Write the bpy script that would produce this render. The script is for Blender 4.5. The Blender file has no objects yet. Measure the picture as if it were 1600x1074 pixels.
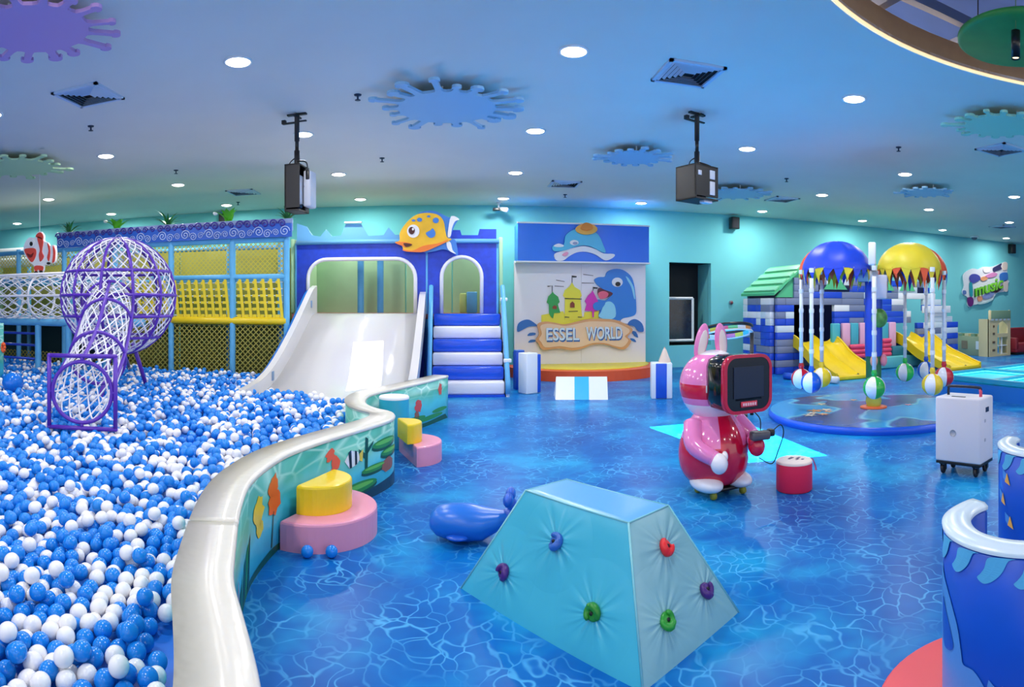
import bpy, bmesh, math, random
from mathutils import Vector, Matrix
from mathutils.geometry import tessellate_polygon
from math import sin, cos, tan, pi, radians, atan2, hypot, sqrt

# ------------------------------------------------------------------ camera, world, exposure
SC = bpy.context.scene
C = SC.collection
EYE, FPX, HOR, YAW = 1.6, 970.0, 478.0, radians(5.5)     # phone panorama: eye height, px per radian, horizon row, heading
CEIL = 4.05
WALLY = 15.1
cam_d = bpy.data.cameras.new('camera')
cam_d.type = 'PANO'
cam_d.panorama_type = 'CENTRAL_CYLINDRICAL'
cam_d.central_cylindrical_range_u_min = -800 / FPX
cam_d.central_cylindrical_range_u_max = 800 / FPX
cam_d.central_cylindrical_range_v_min = -(1074 - HOR) / FPX
cam_d.central_cylindrical_range_v_max = HOR / FPX
cam_d.central_cylindrical_radius = 1.0
cam_d.clip_start = 0.02
cam = bpy.data.objects.new('camera', cam_d)
C.objects.link(cam)
cam.location = (0, 0, EYE)
cam.rotation_euler = (pi / 2, 0, -YAW)
SC.camera = cam

world = bpy.data.worlds.new('world')
SC.world = world
world.use_nodes = True
world.node_tree.nodes['Background'].inputs['Color'].default_value = (0.95, 0.97, 1.0, 1)
world.node_tree.nodes['Background'].inputs['Strength'].default_value = 1.28
SC.view_settings.view_transform = 'Standard'
SC.view_settings.look = 'None'
SC.view_settings.gamma = 1
SC.view_settings.use_curve_mapping = False
SC.view_settings.exposure = 0.0
LAMP = 41.0      # watts of every downlight
SC.cycles.max_bounces = 4
SC.cycles.use_light_tree = True
SC.cycles.adaptive_threshold = 0.03
SC.cycles.caustics_reflective = False
SC.cycles.caustics_refractive = False

random.seed(7)

# ------------------------------------------------------------------ helpers
def gp(x, y, z=0.0):
    """point at height z seen in direction (x, y) of the panorama"""
    d = FPX * (EYE - z) / (y - HOR)
    t = (x - 800) / FPX + YAW
    return Vector((d * sin(t), d * cos(t), z))

def wp(x, y, Y):
    """point on the vertical plane Y = const"""
    t = (x - 800) / FPX + YAW
    d = Y / cos(t)
    return Vector((d * sin(t), Y, EYE - (y - HOR) * d / FPX))

def dp(x, y, d):
    t = (x - 800) / FPX + YAW
    return Vector((d * sin(t), d * cos(t), EYE - (y - HOR) * d / FPX))

def lin(c):
    return c / 12.92 if c <= 0.04045 else ((c + 0.055) / 1.055) ** 2.4

def rgb(h):
    h = h.lstrip('#')
    return tuple(lin(int(h[i:i + 2], 16) / 255) for i in (0, 2, 4)) + (1.0,)

MATS = {}
def mat(name, col, rough=0.45, spec=0.5, metal=0.0, coat=0.0, var=0.0, vscale=6.0, bump=0.0, bscale=40.0, emit=0.0):
    if name in MATS:
        return MATS[name]
    m = bpy.data.materials.new(name)
    m.use_nodes = True
    nt = m.node_tree
    b = nt.nodes['Principled BSDF']
    c = rgb(col) if isinstance(col, str) else col
    b.inputs['Base Color'].default_value = c
    b.inputs['Roughness'].default_value = rough
    b.inputs['Specular IOR Level'].default_value = spec
    b.inputs['Metallic'].default_value = metal
    b.inputs['Coat Weight'].default_value = coat
    b.inputs['Coat Roughness'].default_value = 0.12
    if var or bump:
        tc = nt.nodes.new('ShaderNodeTexCoord')
    if var:
        n = nt.nodes.new('ShaderNodeTexNoise')
        n.inputs['Scale'].default_value = vscale
        n.inputs['Detail'].default_value = 3
        nt.links.new(tc.outputs['Object'], n.inputs['Vector'])
        r = nt.nodes.new('ShaderNodeValToRGB')
        r.color_ramp.elements[0].position = 0.3
        r.color_ramp.elements[1].position = 0.7
        r.color_ramp.elements[0].color = tuple(max(0, k * (1 - var)) for k in c[:3]) + (1,)
        r.color_ramp.elements[1].color = tuple(min(1, k * (1 + var)) for k in c[:3]) + (1,)
        nt.links.new(n.outputs['Fac'], r.inputs['Fac'])
        nt.links.new(r.outputs['Color'], b.inputs['Base Color'])
    if bump:
        n2 = nt.nodes.new('ShaderNodeTexNoise')
        n2.inputs['Scale'].default_value = bscale
        nt.links.new(tc.outputs['Object'], n2.inputs['Vector'])
        bp = nt.nodes.new('ShaderNodeBump')
        bp.inputs['Strength'].default_value = bump
        bp.inputs['Distance'].default_value = 0.02
        nt.links.new(n2.outputs['Fac'], bp.inputs['Height'])
        nt.links.new(bp.outputs['Normal'], b.inputs['Normal'])
    if emit:
        b.inputs['Emission Color'].default_value = c
        b.inputs['Emission Strength'].default_value = emit
    MATS[name] = m
    return m

class MB:
    """collects shapes; build() links them as ONE mesh object"""
    def __init__(s):
        s.v, s.f, s.mi, s.sm = [], [], [], []
    def add(s, verts, faces, mi=0, smooth=False):
        o = len(s.v)
        s.v += [Vector(p) for p in verts]
        for f in faces:
            s.f.append([i + o for i in f]); s.mi.append(mi); s.sm.append(smooth)
        return s
    def xf(s, M, start=0):
        for i in range(start, len(s.v)):
            s.v[i] = M @ s.v[i]
        return s
    def box(s, c, size, rz=0.0, mi=0, bev=0.0, R=None):
        hx, hy, hz = (k / 2 for k in size)
        bm = bmesh.new()
        vs = [bm.verts.new((x, y, z)) for z in (-hz, hz) for x, y in ((-hx, -hy), (hx, -hy), (hx, hy), (-hx, hy))]
        for q in ((3, 2, 1, 0), (4, 5, 6, 7), (0, 1, 5, 4), (1, 2, 6, 5), (2, 3, 7, 6), (3, 0, 4, 7)):
            bm.faces.new([vs[i] for i in q])
        if bev > 0:
            bmesh.ops.bevel(bm, geom=bm.edges[:], offset=min(bev, hx * .95, hy * .95, hz * .95), segments=2, profile=0.5, affect='EDGES')
        M = Matrix.Translation(Vector(c)) @ (R.to_4x4() if R is not None else Matrix.Rotation(rz, 4, 'Z'))
        bm.verts.index_update()
        s.add([M @ v.co for v in bm.verts], [[v.index for v in f.verts] for f in bm.faces], mi, bev > 0)
        bm.free()
        return s
    def prism(s, poly, vec, mi=0, smooth=False):
        """polygon of 3-D points swept along vec"""
        n = len(poly); vec = Vector(vec)
        P = [Vector(p) for p in poly]
        o = len(s.v)
        s.v += P + [p + vec for p in P]
        s.f.append([o + i for i in reversed(range(n))]); s.f.append([o + n + i for i in range(n)])
        s.mi += [mi, mi]; s.sm += [False, False]
        for i in range(n):
            j = (i + 1) % n
            s.f.append([o + i, o + j, o + n + j, o + n + i]); s.mi.append(mi); s.sm.append(smooth)
        return s
    def sheet(s, loops, vec, mi=0, smooth=False):
        """polygon with holes (first loop outer), given as 3-D points in one plane, swept along vec"""
        vec = Vector(vec)
        L = [[Vector(p) for p in lp] for lp in loops]
        flat = [p for lp in L for p in lp]
        tris = tessellate_polygon(L)
        n = len(flat); o = len(s.v)
        s.v += flat + [p + vec for p in flat]
        for t in tris:
            s.f.append([o + i for i in t]); s.f.append([o + n + i for i in reversed(t)])
            s.mi += [mi, mi]; s.sm += [False, False]
        k = 0
        for lp in L:
            m = len(lp)
            for i in range(m):
                j = (i + 1) % m
                s.f.append([o + k + i, o + k + j, o + n + k + j, o + n + k + i]); s.mi.append(mi); s.sm.append(smooth)
            k += m
        return s
    def tube(s, pts, r, n=8, closed=False, mi=0):
        P = [Vector(p) for p in pts]
        m = len(P)
        R = r if isinstance(r, (list, tuple)) else [r] * m
        rings = []
        up = None
        for i in range(m):
            if closed:
                t = P[(i + 1) % m] - P[i - 1]
            else:
                t = P[min(i + 1, m - 1)] - P[max(i - 1, 0)]
            if t.length < 1e-9:
                t = Vector((0, 0, 1))
            t.normalize()
            if up is None:
                up = Vector((0, 0, 1)) if abs(t.z) < 0.9 else Vector((1, 0, 0))
            a = up - t * up.dot(t)
            if a.length < 1e-6:
                a = t.orthogonal()
            a.normalize(); b = t.cross(a); up = a
            rings.append([P[i] + (a * cos(2 * pi * k / n) + b * sin(2 * pi * k / n)) * R[i] for k in range(n)])
        V = [p for q in rings for p in q]
        F = []
        for i in range(m if closed else m - 1):
            j = (i + 1) % m
            for k in range(n):
                l = (k + 1) % n
                F.append([i * n + k, i * n + l, j * n + l, j * n + k])
        if not closed:
            F.append(list(reversed(range(n)))); F.append([(m - 1) * n + k for k in range(n)])
        return s.add(V, F, mi, n > 4)
    def lathe(s, prof, n=32, c=(0, 0, 0), a0=0.0, a1=2 * pi, mi=0, smooth=True, mif=None):
        full = abs(a1 - a0 - 2 * pi) < 1e-6
        cnt = n if full else n + 1
        c = Vector(c)
        V = []
        for r, z in prof:
            for k in range(cnt):
                a = a0 + (a1 - a0) * k / n
                V.append(c + Vector((r * cos(a), r * sin(a), z)))
        o = len(s.v); s.v += V
        for i in range(len(prof) - 1):
            for k in range(n):
                l = (k + 1) % cnt
                s.f.append([o + i * cnt + k, o + i * cnt + l, o + (i + 1) * cnt + l, o + (i + 1) * cnt + k])
                s.mi.append(mif(i, k) if mif else mi); s.sm.append(smooth)
        return s
    def ell(s, c, r, nu=20, nv=12, R=None, mi=0, mif=None):
        """ellipsoid; mif(unit point) picks the material"""
        c = Vector(c)
        U = []
        for j in range(1, nv):
            p = pi * j / nv
            for i in range(nu):
                a = 2 * pi * i / nu
                U.append(Vector((sin(p) * cos(a), sin(p) * sin(a), cos(p))))
        U.append(Vector((0, 0, 1))); U.append(Vector((0, 0, -1)))
        F = []
        for j in range(nv - 2):
            for i in range(nu):
                k = (i + 1) % nu
                F.append([j * nu + i, (j + 1) * nu + i, (j + 1) * nu + k, j * nu + k])
        T, B = len(U) - 2, len(U) - 1
        for i in range(nu):
            k = (i + 1) % nu
            F.append([T, i, k]); F.append([B, (nv - 2) * nu + k, (nv - 2) * nu + i])
        V = []
        for u in U:
            p = Vector((u.x * r[0], u.y * r[1], u.z * r[2]))
            V.append(c + (R @ p if R is not None else p))
        o = len(s.v); s.v += V
        for f in F:
            s.f.append([i + o for i in f]); s.sm.append(True)
            if mif:
                q = sum((U[i] for i in f), Vector()) / len(f)
                s.mi.append(mif(q))
            else:
                s.mi.append(mi)
        return s
    def torus(s, c, R, r, X=(1, 0, 0), Y=(0, 1, 0), n=36, m=8, mi=0, a0=0, a1=2 * pi):
        c, X, Y = Vector(c), Vector(X).normalized(), Vector(Y).normalized()
        full = abs(a1 - a0 - 2 * pi) < 1e-6
        pts = [c + X * R * cos(a0 + (a1 - a0) * k / n) + Y * R * sin(a0 + (a1 - a0) * k / n) for k in range(n if full else n + 1)]
        return s.tube(pts, r, m, closed=full, mi=mi)
    def mesh(s, name, mats):
        me = bpy.data.meshes.new(name)
        me.from_pydata([tuple(v) for v in s.v], [], s.f)
        for m in (mats if isinstance(mats, (list, tuple)) else [mats]):
            me.materials.append(m)
        me.polygons.foreach_set('material_index', s.mi)
        me.polygons.foreach_set('use_smooth', s.sm)
        me.update()
        return me
    def build(s, name, mats, parent=None, local=False, fix=True):
        if parent is not None and not local:
            s.xf(world_of(parent).inverted())
        me = s.mesh(name, mats)
        if fix:
            bm = bmesh.new(); bm.from_mesh(me)
            bmesh.ops.recalc_face_normals(bm, faces=bm.faces[:])
            bm.to_mesh(me); bm.free()
        o = bpy.data.objects.new(name, me)
        C.objects.link(o)
        if parent is not None:
            o.parent = parent
        return o

def world_of(o):
    M = o.matrix_basis.copy()
    while o.parent is not None:
        o = o.parent
        M = o.matrix_basis @ M
    return M

def tag(o, label=None, cat=None, group=None, kind=None):
    if label: o['label'] = label
    if cat: o['category'] = cat
    if group: o['group'] = group
    if kind: o['kind'] = kind
    return o

def thing(name, label, cat, loc=(0, 0, 0), rz=0.0, group=None):
    o = bpy.data.objects.new(name, None)
    C.objects.link(o)
    o.empty_display_size = 0.1
    o.location = loc; o.rotation_euler = (0, 0, rz)
    return tag(o, label, cat, group)

def origin_to(o, loc):
    """put a one-mesh thing's origin at its base"""
    loc = Vector(loc)
    o.data.transform(Matrix.Translation(-loc)); o.location = loc
    return o

def dup(root, loc=None, rz=None, label=None, group=None, parent=None):
    r = root.copy(); C.objects.link(r)
    if parent is not None: r.parent = parent
    if loc is not None: r.location = loc
    if rz is not None: r.rotation_euler = (0, 0, rz)
    if label: r['label'] = label
    if group: r['group'] = group
    for ch in list(root.children):
        dup(ch, parent=r)
    return r

def smooth_path(P, k=6, closed=False):
    P = [Vector(p) for p in P]; n = len(P); out = []
    rng = range(n if closed else n - 1)
    for i in rng:
        if closed:
            a, b, c, d = P[i - 1], P[i], P[(i + 1) % n], P[(i + 2) % n]
        else:
            a, b, c, d = P[max(i - 1, 0)], P[i], P[i + 1], P[min(i + 2, n - 1)]
        for j in range(k):
            t = j / k
            out.append(0.5 * ((2 * b) + (c - a) * t + (2 * a - 5 * b + 4 * c - d) * t * t + (3 * b - a - 3 * c + d) * t ** 3))
    if not closed: out.append(P[-1])
    return out

def arc(cx, cy, rx, ry, a0, a1, n=16):
    return [(cx + rx * cos(radians(a0 + (a1 - a0) * i / n)), cy + ry * sin(radians(a0 + (a1 - a0) * i / n))) for i in range(n + 1)]

def fine_poly(pts, maxlen, sx=1.0, sy=1.0):
    """triangles of a 2-D polygon, split until no edge is longer than maxlen (so it can be bent onto a curved surface)"""
    P = [Vector((x * sx, y * sy, 0)) for x, y in pts]
    V = [p.copy() for p in P]; tri = [tuple(t) for t in tessellate_polygon([P])]
    out = []; cache = {}
    def mid(a, b):
        k = (min(a, b), max(a, b))
        if k not in cache:
            cache[k] = len(V); V.append((V[a] + V[b]) / 2)
        return cache[k]
    while tri:
        a, b, c = tri.pop()
        e = sorted(((V[a] - V[b]).length, (V[b] - V[c]).length, (V[c] - V[a]).length))[-1]
        if e <= maxlen or len(V) > 3000: out.append((a, b, c)); continue
        if e == (V[a] - V[b]).length: m = mid(a, b); tri += [(a, m, c), (m, b, c)]
        elif e == (V[b] - V[c]).length: m = mid(b, c); tri += [(a, b, m), (a, m, c)]
        else: m = mid(c, a); tri += [(a, b, m), (m, b, c)]
    return [(v.x / sx, v.y / sy) for v in V], out

def text_mesh(txt, size, depth):
    cu = bpy.data.curves.new('lettering', 'FONT')
    cu.body = txt; cu.size = size; cu.extrude = depth / 2; cu.align_x = 'CENTER'; cu.align_y = 'CENTER'; cu.resolution_u = 3; cu.offset = .018
    o = bpy.data.objects.new('lettering', cu)
    me = bpy.data.meshes.new_from_object(o)
    bpy.data.objects.remove(o)
    return me

# ------------------------------------------------------------------ materials of the room
def floor_material():
    m = bpy.data.materials.new('water_print_vinyl'); m.use_nodes = True
    nt = m.node_tree; N = nt.nodes; L = nt.links
    b = N['Principled BSDF']
    tc = N.new('ShaderNodeTexCoord')
    # warped coordinates
    nz = N.new('ShaderNodeTexNoise'); nz.inputs['Scale'].default_value = 3.2; nz.inputs['Detail'].default_value = 2
    L.new(tc.outputs['Object'], nz.inputs['Vector'])
    sub = N.new('ShaderNodeVectorMath'); sub.operation = 'SUBTRACT'; sub.inputs[1].default_value = (.5, .5, .5)
    L.new(nz.outputs['Color'], sub.inputs[0])
    sc = N.new('ShaderNodeVectorMath'); sc.operation = 'SCALE'; sc.inputs['Scale'].default_value = 0.34
    L.new(sub.outputs[0], sc.inputs[0])
    ad = N.new('ShaderNodeVectorMath'); ad.operation = 'ADD'
    L.new(tc.outputs['Object'], ad.inputs[0]); L.new(sc.outputs[0], ad.inputs[1])
    def caustic(scale, w, stretch):
        mp = N.new('ShaderNodeMapping'); mp.inputs['Scale'].default_value = stretch
        mp.inputs['Rotation'].default_value = (0, 0, 0.35)
        L.new(ad.outputs[0], mp.inputs['Vector'])
        v = N.new('ShaderNodeTexVoronoi'); v.feature = 'DISTANCE_TO_EDGE'; v.inputs['Scale'].default_value = scale
        L.new(mp.outputs[0], v.inputs['Vector'])
        mr = N.new('ShaderNodeMapRange'); mr.inputs['From Min'].default_value = 0.0; mr.inputs['From Max'].default_value = w
        mr.inputs['To Min'].default_value = 1.0; mr.inputs['To Max'].default_value = 0.0; mr.interpolation_type = 'SMOOTHERSTEP'
        L.new(v.outputs['Distance'], mr.inputs['Value'])
        return mr.outputs[0]
    c1 = caustic(8.5, 0.075, (1, 0.8, 1))
    big = N.new('ShaderNodeTexNoise'); big.inputs['Scale'].default_value = 0.9; big.inputs['Detail'].default_value = 4; big.inputs['Roughness'].default_value = 0.62
    L.new(tc.outputs['Object'], big.inputs['Vector'])
    ramp = N.new('ShaderNodeValToRGB')
    e = ramp.color_ramp.elements
    e[0].position = 0.30; e[0].color = rgb('#0950a2'); e[1].position = 0.66; e[1].color = rgb('#1a9ad2')
    x = e.new(0.5); x.color = rgb('#0c6ab8')
    L.new(big.outputs['Fac'], ramp.inputs['Fac'])
    brk = N.new('ShaderNodeTexNoise'); brk.inputs['Scale'].default_value = 2.2; brk.inputs['Detail'].default_value = 3
    L.new(tc.outputs['Object'], brk.inputs['Vector'])
    br = N.new('ShaderNodeMapRange'); br.inputs['From Min'].default_value = 0.40; br.inputs['From Max'].default_value = 0.66
    br.inputs['To Min'].default_value = 0.06; br.inputs['To Max'].default_value = 0.62
    L.new(brk.outputs['Fac'], br.inputs['Value'])
    mu = N.new('ShaderNodeMath'); mu.operation = 'MULTIPLY'; L.new(c1, mu.inputs[0]); L.new(br.outputs[0], mu.inputs[1])
    mix = N.new('ShaderNodeMix'); mix.data_type = 'RGBA'
    L.new(mu.outputs[0], mix.inputs['Factor']); L.new(ramp.outputs['Color'], mix.inputs['A']); mix.inputs['B'].default_value = rgb('#62c2f0')
    L.new(mix.outputs['Result'], b.inputs['Base Color'])
    b.inputs['Roughness'].default_value = 0.30
    b.inputs['Specular IOR Level'].default_value = 0.10
    return m

M_FLOOR = floor_material()
M_CEIL = mat('ceiling_paint', '#e9e4da', 0.85, 0.2, var=0.02, vscale=1.0)
M_WALL = mat('turquoise_wall_paint', '#78d1d6', 0.75, 0.25, var=0.03, vscale=0.8)
M_DARK = mat('dark_recess', '#0d1822', 0.7)
M_WHITE = mat('white_paint', '#eef0f2', 0.35)
M_BLACK = mat('black_plastic', '#15161a', 0.35)
M_TAN = mat('tan_cove_plaster', '#b08a5c', 0.7, var=0.06)
M_LAMP = mat('downlight_lens', '#fff6ea', 0.4, emit=14.0)
M_LAMP.cycles.emission_sampling = 'NONE'     # its light is cast by the lamp inside each fixture
M_TRIM = mat('downlight_ring', '#f4f4f2', 0.4)
M_LBLUE = mat('light_blue_foam', '#62b4e4', 0.45, var=0.05)
M_BLUE = mat('royal_blue_vinyl', '#1546c8', 0.35, var=0.08, vscale=9)
M_YELLOW = mat('yellow_vinyl', '#f2cf1c', 0.35)
M_PINK = mat('pink_vinyl', '#ee97b4', 0.35)
M_PURPLE = mat('purple_steel', '#5a2fae', 0.3)
M_ROPE = mat('white_rope', '#eceaf0', 0.7)
M_GREENM = mat('pale_green_mat', '#a9d2a4', 0.6, var=0.05, vscale=2)
M_OLIVE = mat('olive_yellow_mat', '#a5a350', 0.6, var=0.10, vscale=2)
M_CREAM = mat('cream_gloss_vinyl', '#e2dccf', 0.22, 0.5, bump=0.18, bscale=9)

# ------------------------------------------------------------------ the room
X0, X1, YB = -17.0, 26.0, -7.0
f = MB(); f.add([(X0, YB, 0), (X1, YB, 0), (X1, WALLY + .3, 0), (X0, WALLY + .3, 0)], [(0, 1, 2, 3)])
tag(f.build('floor', M_FLOOR, fix=False), 'glossy blue floor printed like rippling pool water', kind='structure')

HCX, HCY, HR = 4.25, 1.32, 3.07
cl = MB()
hole = [(HCX + HR * cos(2 * pi * k / 72), HCY + HR * sin(2 * pi * k / 72), CEIL) for k in range(72)]
cl.sheet([[(X0, YB, CEIL), (X1, YB, CEIL), (X1, WALLY + .3, CEIL), (X0, WALLY + .3, CEIL)], hole], (0, 0, 0.05))
ceiling = tag(cl.build('ceiling', M_CEIL), 'pale blue painted ceiling with round opening', kind='structure')

# round ceiling opening: cove ring, rim, beams and the deck above
cove = MB().lathe([(HR, CEIL), (HR, CEIL + .24), (HR + .88, CEIL + .24)], 72, (HCX, HCY, 0))
tag(cove.build('trim_1', M_TAN), 'tan plaster cove lining the round ceiling opening', kind='structure')
rim = MB().torus((HCX, HCY, CEIL), HR, 0.018, n=96, m=8)
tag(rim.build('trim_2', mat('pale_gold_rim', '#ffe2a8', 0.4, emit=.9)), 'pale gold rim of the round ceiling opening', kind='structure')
upo = MB().lathe([(HR + .9, CEIL + .25), (HR + .9, CEIL + 1.3), (0.001, CEIL + 1.3)], 48, (HCX, HCY, 0))
deck = tag(upo.build('ceiling_void', mat('deck_blue_grey', '#6f96e0', 0.7, var=.25, vscale=.7)), 'blue grey void above the round ceiling opening', kind='structure')
for i, a in enumerate((-3.0, -1.8, -.6, .6, 1.8, 3.0)):
    h = sqrt(max(0.1, (HR + .6) ** 2 - a * a))
    MB().box((HCX + a, HCY, CEIL + .36), (.09, 2 * h, .12)).build('beam', mat('grey_beam', '#6a6f80', 0.6), deck)
    MB().box((HCX, HCY + a, CEIL + .46), (2 * h, .09, .10)).build('beam', mat('grey_beam', '#6a6f80', 0.6), deck)

# added glowing ring, unseen behind the cove ledge, to brighten the void above
fill_ring = MB().torus((HCX, HCY, CEIL + .30), HR + .25, .03, n=40, m=4)
tag(fill_ring.build('added_light_strip', mat('cove_fill_glow', '#ffeedd', .5, emit=16.0)), 'added unseen strip light brightening the round ceiling opening', kind='structure')

# back wall with the window recess
wx0, wx1, wz0, wz1 = 5.50, 6.68, 0.56, 2.73
w = MB().sheet([[(X0, WALLY, 0), (X1, WALLY, 0), (X1, WALLY, CEIL), (X0, WALLY, CEIL)],
                [(wx0, WALLY, wz0), (wx1, WALLY, wz0), (wx1, WALLY, wz1), (wx0, WALLY, wz1)]], (0, .22, 0))
tag(w.build('wall_back', M_WALL), 'long turquoise painted back wall', kind='structure')
sw = MB().box((X0, (YB + WALLY) / 2, CEIL / 2), (.2, WALLY - YB, CEIL))
tag(sw.build('wall_left', M_WALL), 'turquoise side wall far to the left', kind='structure')
sw = MB().box((X1, (YB + WALLY) / 2, CEIL / 2), (.2, WALLY - YB, CEIL))
tag(sw.build('wall_right', M_WALL), 'turquoise side wall far to the right', kind='structure')

win = thing('window_1', 'dark window recess in the turquoise wall beside the stage', None, (wx0, WALLY, wz0))
tag(win, kind='structure')
rv = MB()
dpt = 0.9
rv.add([(wx0, WALLY + .2, wz0), (wx1, WALLY + .2, wz0), (wx1, WALLY + .2, wz1), (wx0, WALLY + .2, wz1),
        (wx0, WALLY + dpt, wz0), (wx1, WALLY + dpt, wz0), (wx1, WALLY + dpt, wz1), (wx0, WALLY + dpt, wz1)],
       [(0, 1, 5, 4), (2, 3, 7, 6), (3, 0, 4, 7)], 0)
rv.add([(wx1, WALLY + .2, wz0), (wx1, WALLY + .2, wz1), (wx1, WALLY + dpt, wz1), (wx1, WALLY + dpt, wz0)], [(0, 1, 2, 3)], 1)
rv.add([(wx0, WALLY + dpt, wz0), (wx1, WALLY + dpt, wz0), (wx1, WALLY + dpt, wz1), (wx0, WALLY + dpt, wz1)], [(0, 1, 2, 3)], 0)
rv.build('recess', [M_DARK, M_WALL], win)
fx1, fz1 = wx0 + .78, wz0 + 1.24
fr = MB()
for a, b2 in (((wx0 + .03, wz0 + .10), (wx0 + .03, fz1)), ((fx1, wz0 + .10), (fx1, fz1)), ((wx0 + .03, fz1), (fx1, fz1)), ((wx0 + .03, wz0 + .12), (fx1, wz0 + .12))):
    fr.tube([(a[0], WALLY + .30, a[1]), (b2[0], WALLY + .30, b2[1])], .035, 4)
fr.build('window_frame', M_WHITE, win)
gm = mat('dark_glass', '#18222c', 0.12, 0.6, var=.4, vscale=8)
MB().box(((wx0 + .03 + fx1) / 2, WALLY + .31, (wz0 + .1 + fz1) / 2), (fx1 - wx0 - .06, .012, fz1 - wz0 - .14)).build('pane', gm, win)

# ------------------------------------------------------------------ downlights on their ceiling grid
lamp_proto = None
def make_downlight():
    t = thing('ceiling_downlight', '', 'ceiling light')
    MB().lathe([(.145, 0), (.15, -.012), (.125, -.016), (.12, -.004)], 32).build('ring', M_TRIM, t, local=True)
    MB().lathe([(.122, -.004), (.115, -.016), (.085, -.026), (.04, -.031), (.0005, -.032)], 28).build('lens', M_LAMP, t, local=True)
    return t
def lamp_in(o):
    l = bpy.data.objects.new('downlight_lamp', LAMP_DATA); C.objects.link(l)
    l.parent = o; l.location = (0, 0, -.05)
LAMP_DATA = bpy.data.lights.new('downlight_lamp', 'AREA')
LAMP_DATA.shape = 'DISK'; LAMP_DATA.size = .22; LAMP_DATA.energy = LAMP; LAMP_DATA.color = (1.0, .97, .93)
cols = {-4: 'far left', -3: 'left', -2: 'second', -1: 'third', 0: 'fourth', 1: 'fifth', 2: 'sixth', 3: 'seventh', 4: 'eighth', 5: 'ninth'}
rown = {2: 'nearest row', 3: 'second row', 4: 'third row', 5: 'row along the back wall'}
seen = {(-2, 2), (-1, 2), (0, 2), (1, 2), (-2, 3), (-1, 3), (0, 3), (1, 3), (2, 3), (3, 3),
        (-3, 4), (-2, 4), (-1, 4), (0, 4), (2, 4), (3, 4), (4, 4),
        (-4, 5), (-3, 5), (-2, 5), (-1, 5), (0, 5), (1, 5), (2, 5), (3, 5), (4, 5), (5, 5)}
place = {}
for (i, j) in seen:
    place.setdefault(j, []).append(i)
ordw = ['first', 'second', 'third', 'fourth', 'fifth', 'sixth', 'seventh', 'eighth', 'ninth', 'tenth']
lamps = []
for j in (5, 4, 3, 2, 1, 0, -1):
    for i in range(-4, 6):
        x, y = 1.157 + 3.26 * i, 0.36 + 2.744 * j
        if j >= 2 and (i, j) not in seen: continue
        if j < 2 and (i < -2 or i > 3): continue
        if hypot(x - HCX, y - HCY) < HR + .25: continue
        if lamp_proto is None:
            lamp_proto = o = make_downlight()
        else:
            o = dup(lamp_proto)
        o.location = (x, y, CEIL)
        lamps.append(o)
        if j >= 2:
            row = sorted(place[j])
            o['label'] = 'round white downlight, %s from the left in the %s' % (ordw[row.index(i)], rown[j])
            o['group'] = 'ceiling downlights'
        else:
            o.name = 'downlight_fitting'; o.parent = ceiling       # fittings behind the viewer count as parts of the ceiling
            for q in ('label', 'category', 'group'):
                if q in o: del o[q]
for o in lamps: lamp_in(o)

# ------------------------------------------------------------------ things on the ceiling
M_VENT = mat('vent_enamel', '#c4d2e4', 0.5)
M_VDARK = mat('vent_gap', '#0c0f18', 0.8)
def vent(px, py, s, label):
    p = gp(px, py, CEIL)
    t = thing('ceiling_vent', label, 'air vent', p, group='square ceiling air vents')
    fr = MB()
    for a, b in ((1, 0), (-1, 0), (0, 1), (0, -1)):
        h = s / 2
        fr.box((a * (h - .02), b * (h - .02), -.012), (.04 if a else s, .04 if b else s, .024))
    fr.build('frame', M_VENT, t, local=True)
    MB().box((0, 0, -.003), (s - .05, s - .05, .004)).build('backing', M_VDARK, t, local=True)
    for k in range(1, 6):
        h = s / 2 - .02 - k * s * .075
        if h < .03: break
        lv = MB()
        for a in range(4):
            M = Matrix.Rotation(a * pi / 2, 4, 'Z')
            q = [(-h - .02, -h - .02, -.006), (h + .02, -h - .02, -.006), (h, -h, -.03), (-h, -h, -.03)]
            lv.add([M @ Vector(v) for v in q], [(0, 1, 2, 3)])
        lv.build('louvre', M_VENT, t, local=True)
vent(138, 148, .62, 'square louvred air vent on ceiling near pink splat')
vent(1075, 114, .62, 'large square louvred air vent above the hanging cube projector')
vent(380, 300, .6, 'square air vent left of the hanging black speaker box')
vent(882, 287, .6, 'square air vent over the whale signboard')
vent(1222, 311, .6, 'square air vent right of the hanging cube projector')
vent(1565, 233, .6, 'square air vent just behind the pale green splat')
vent(1566, 354, .6, 'small far air vent near right end of back wall')

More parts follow.
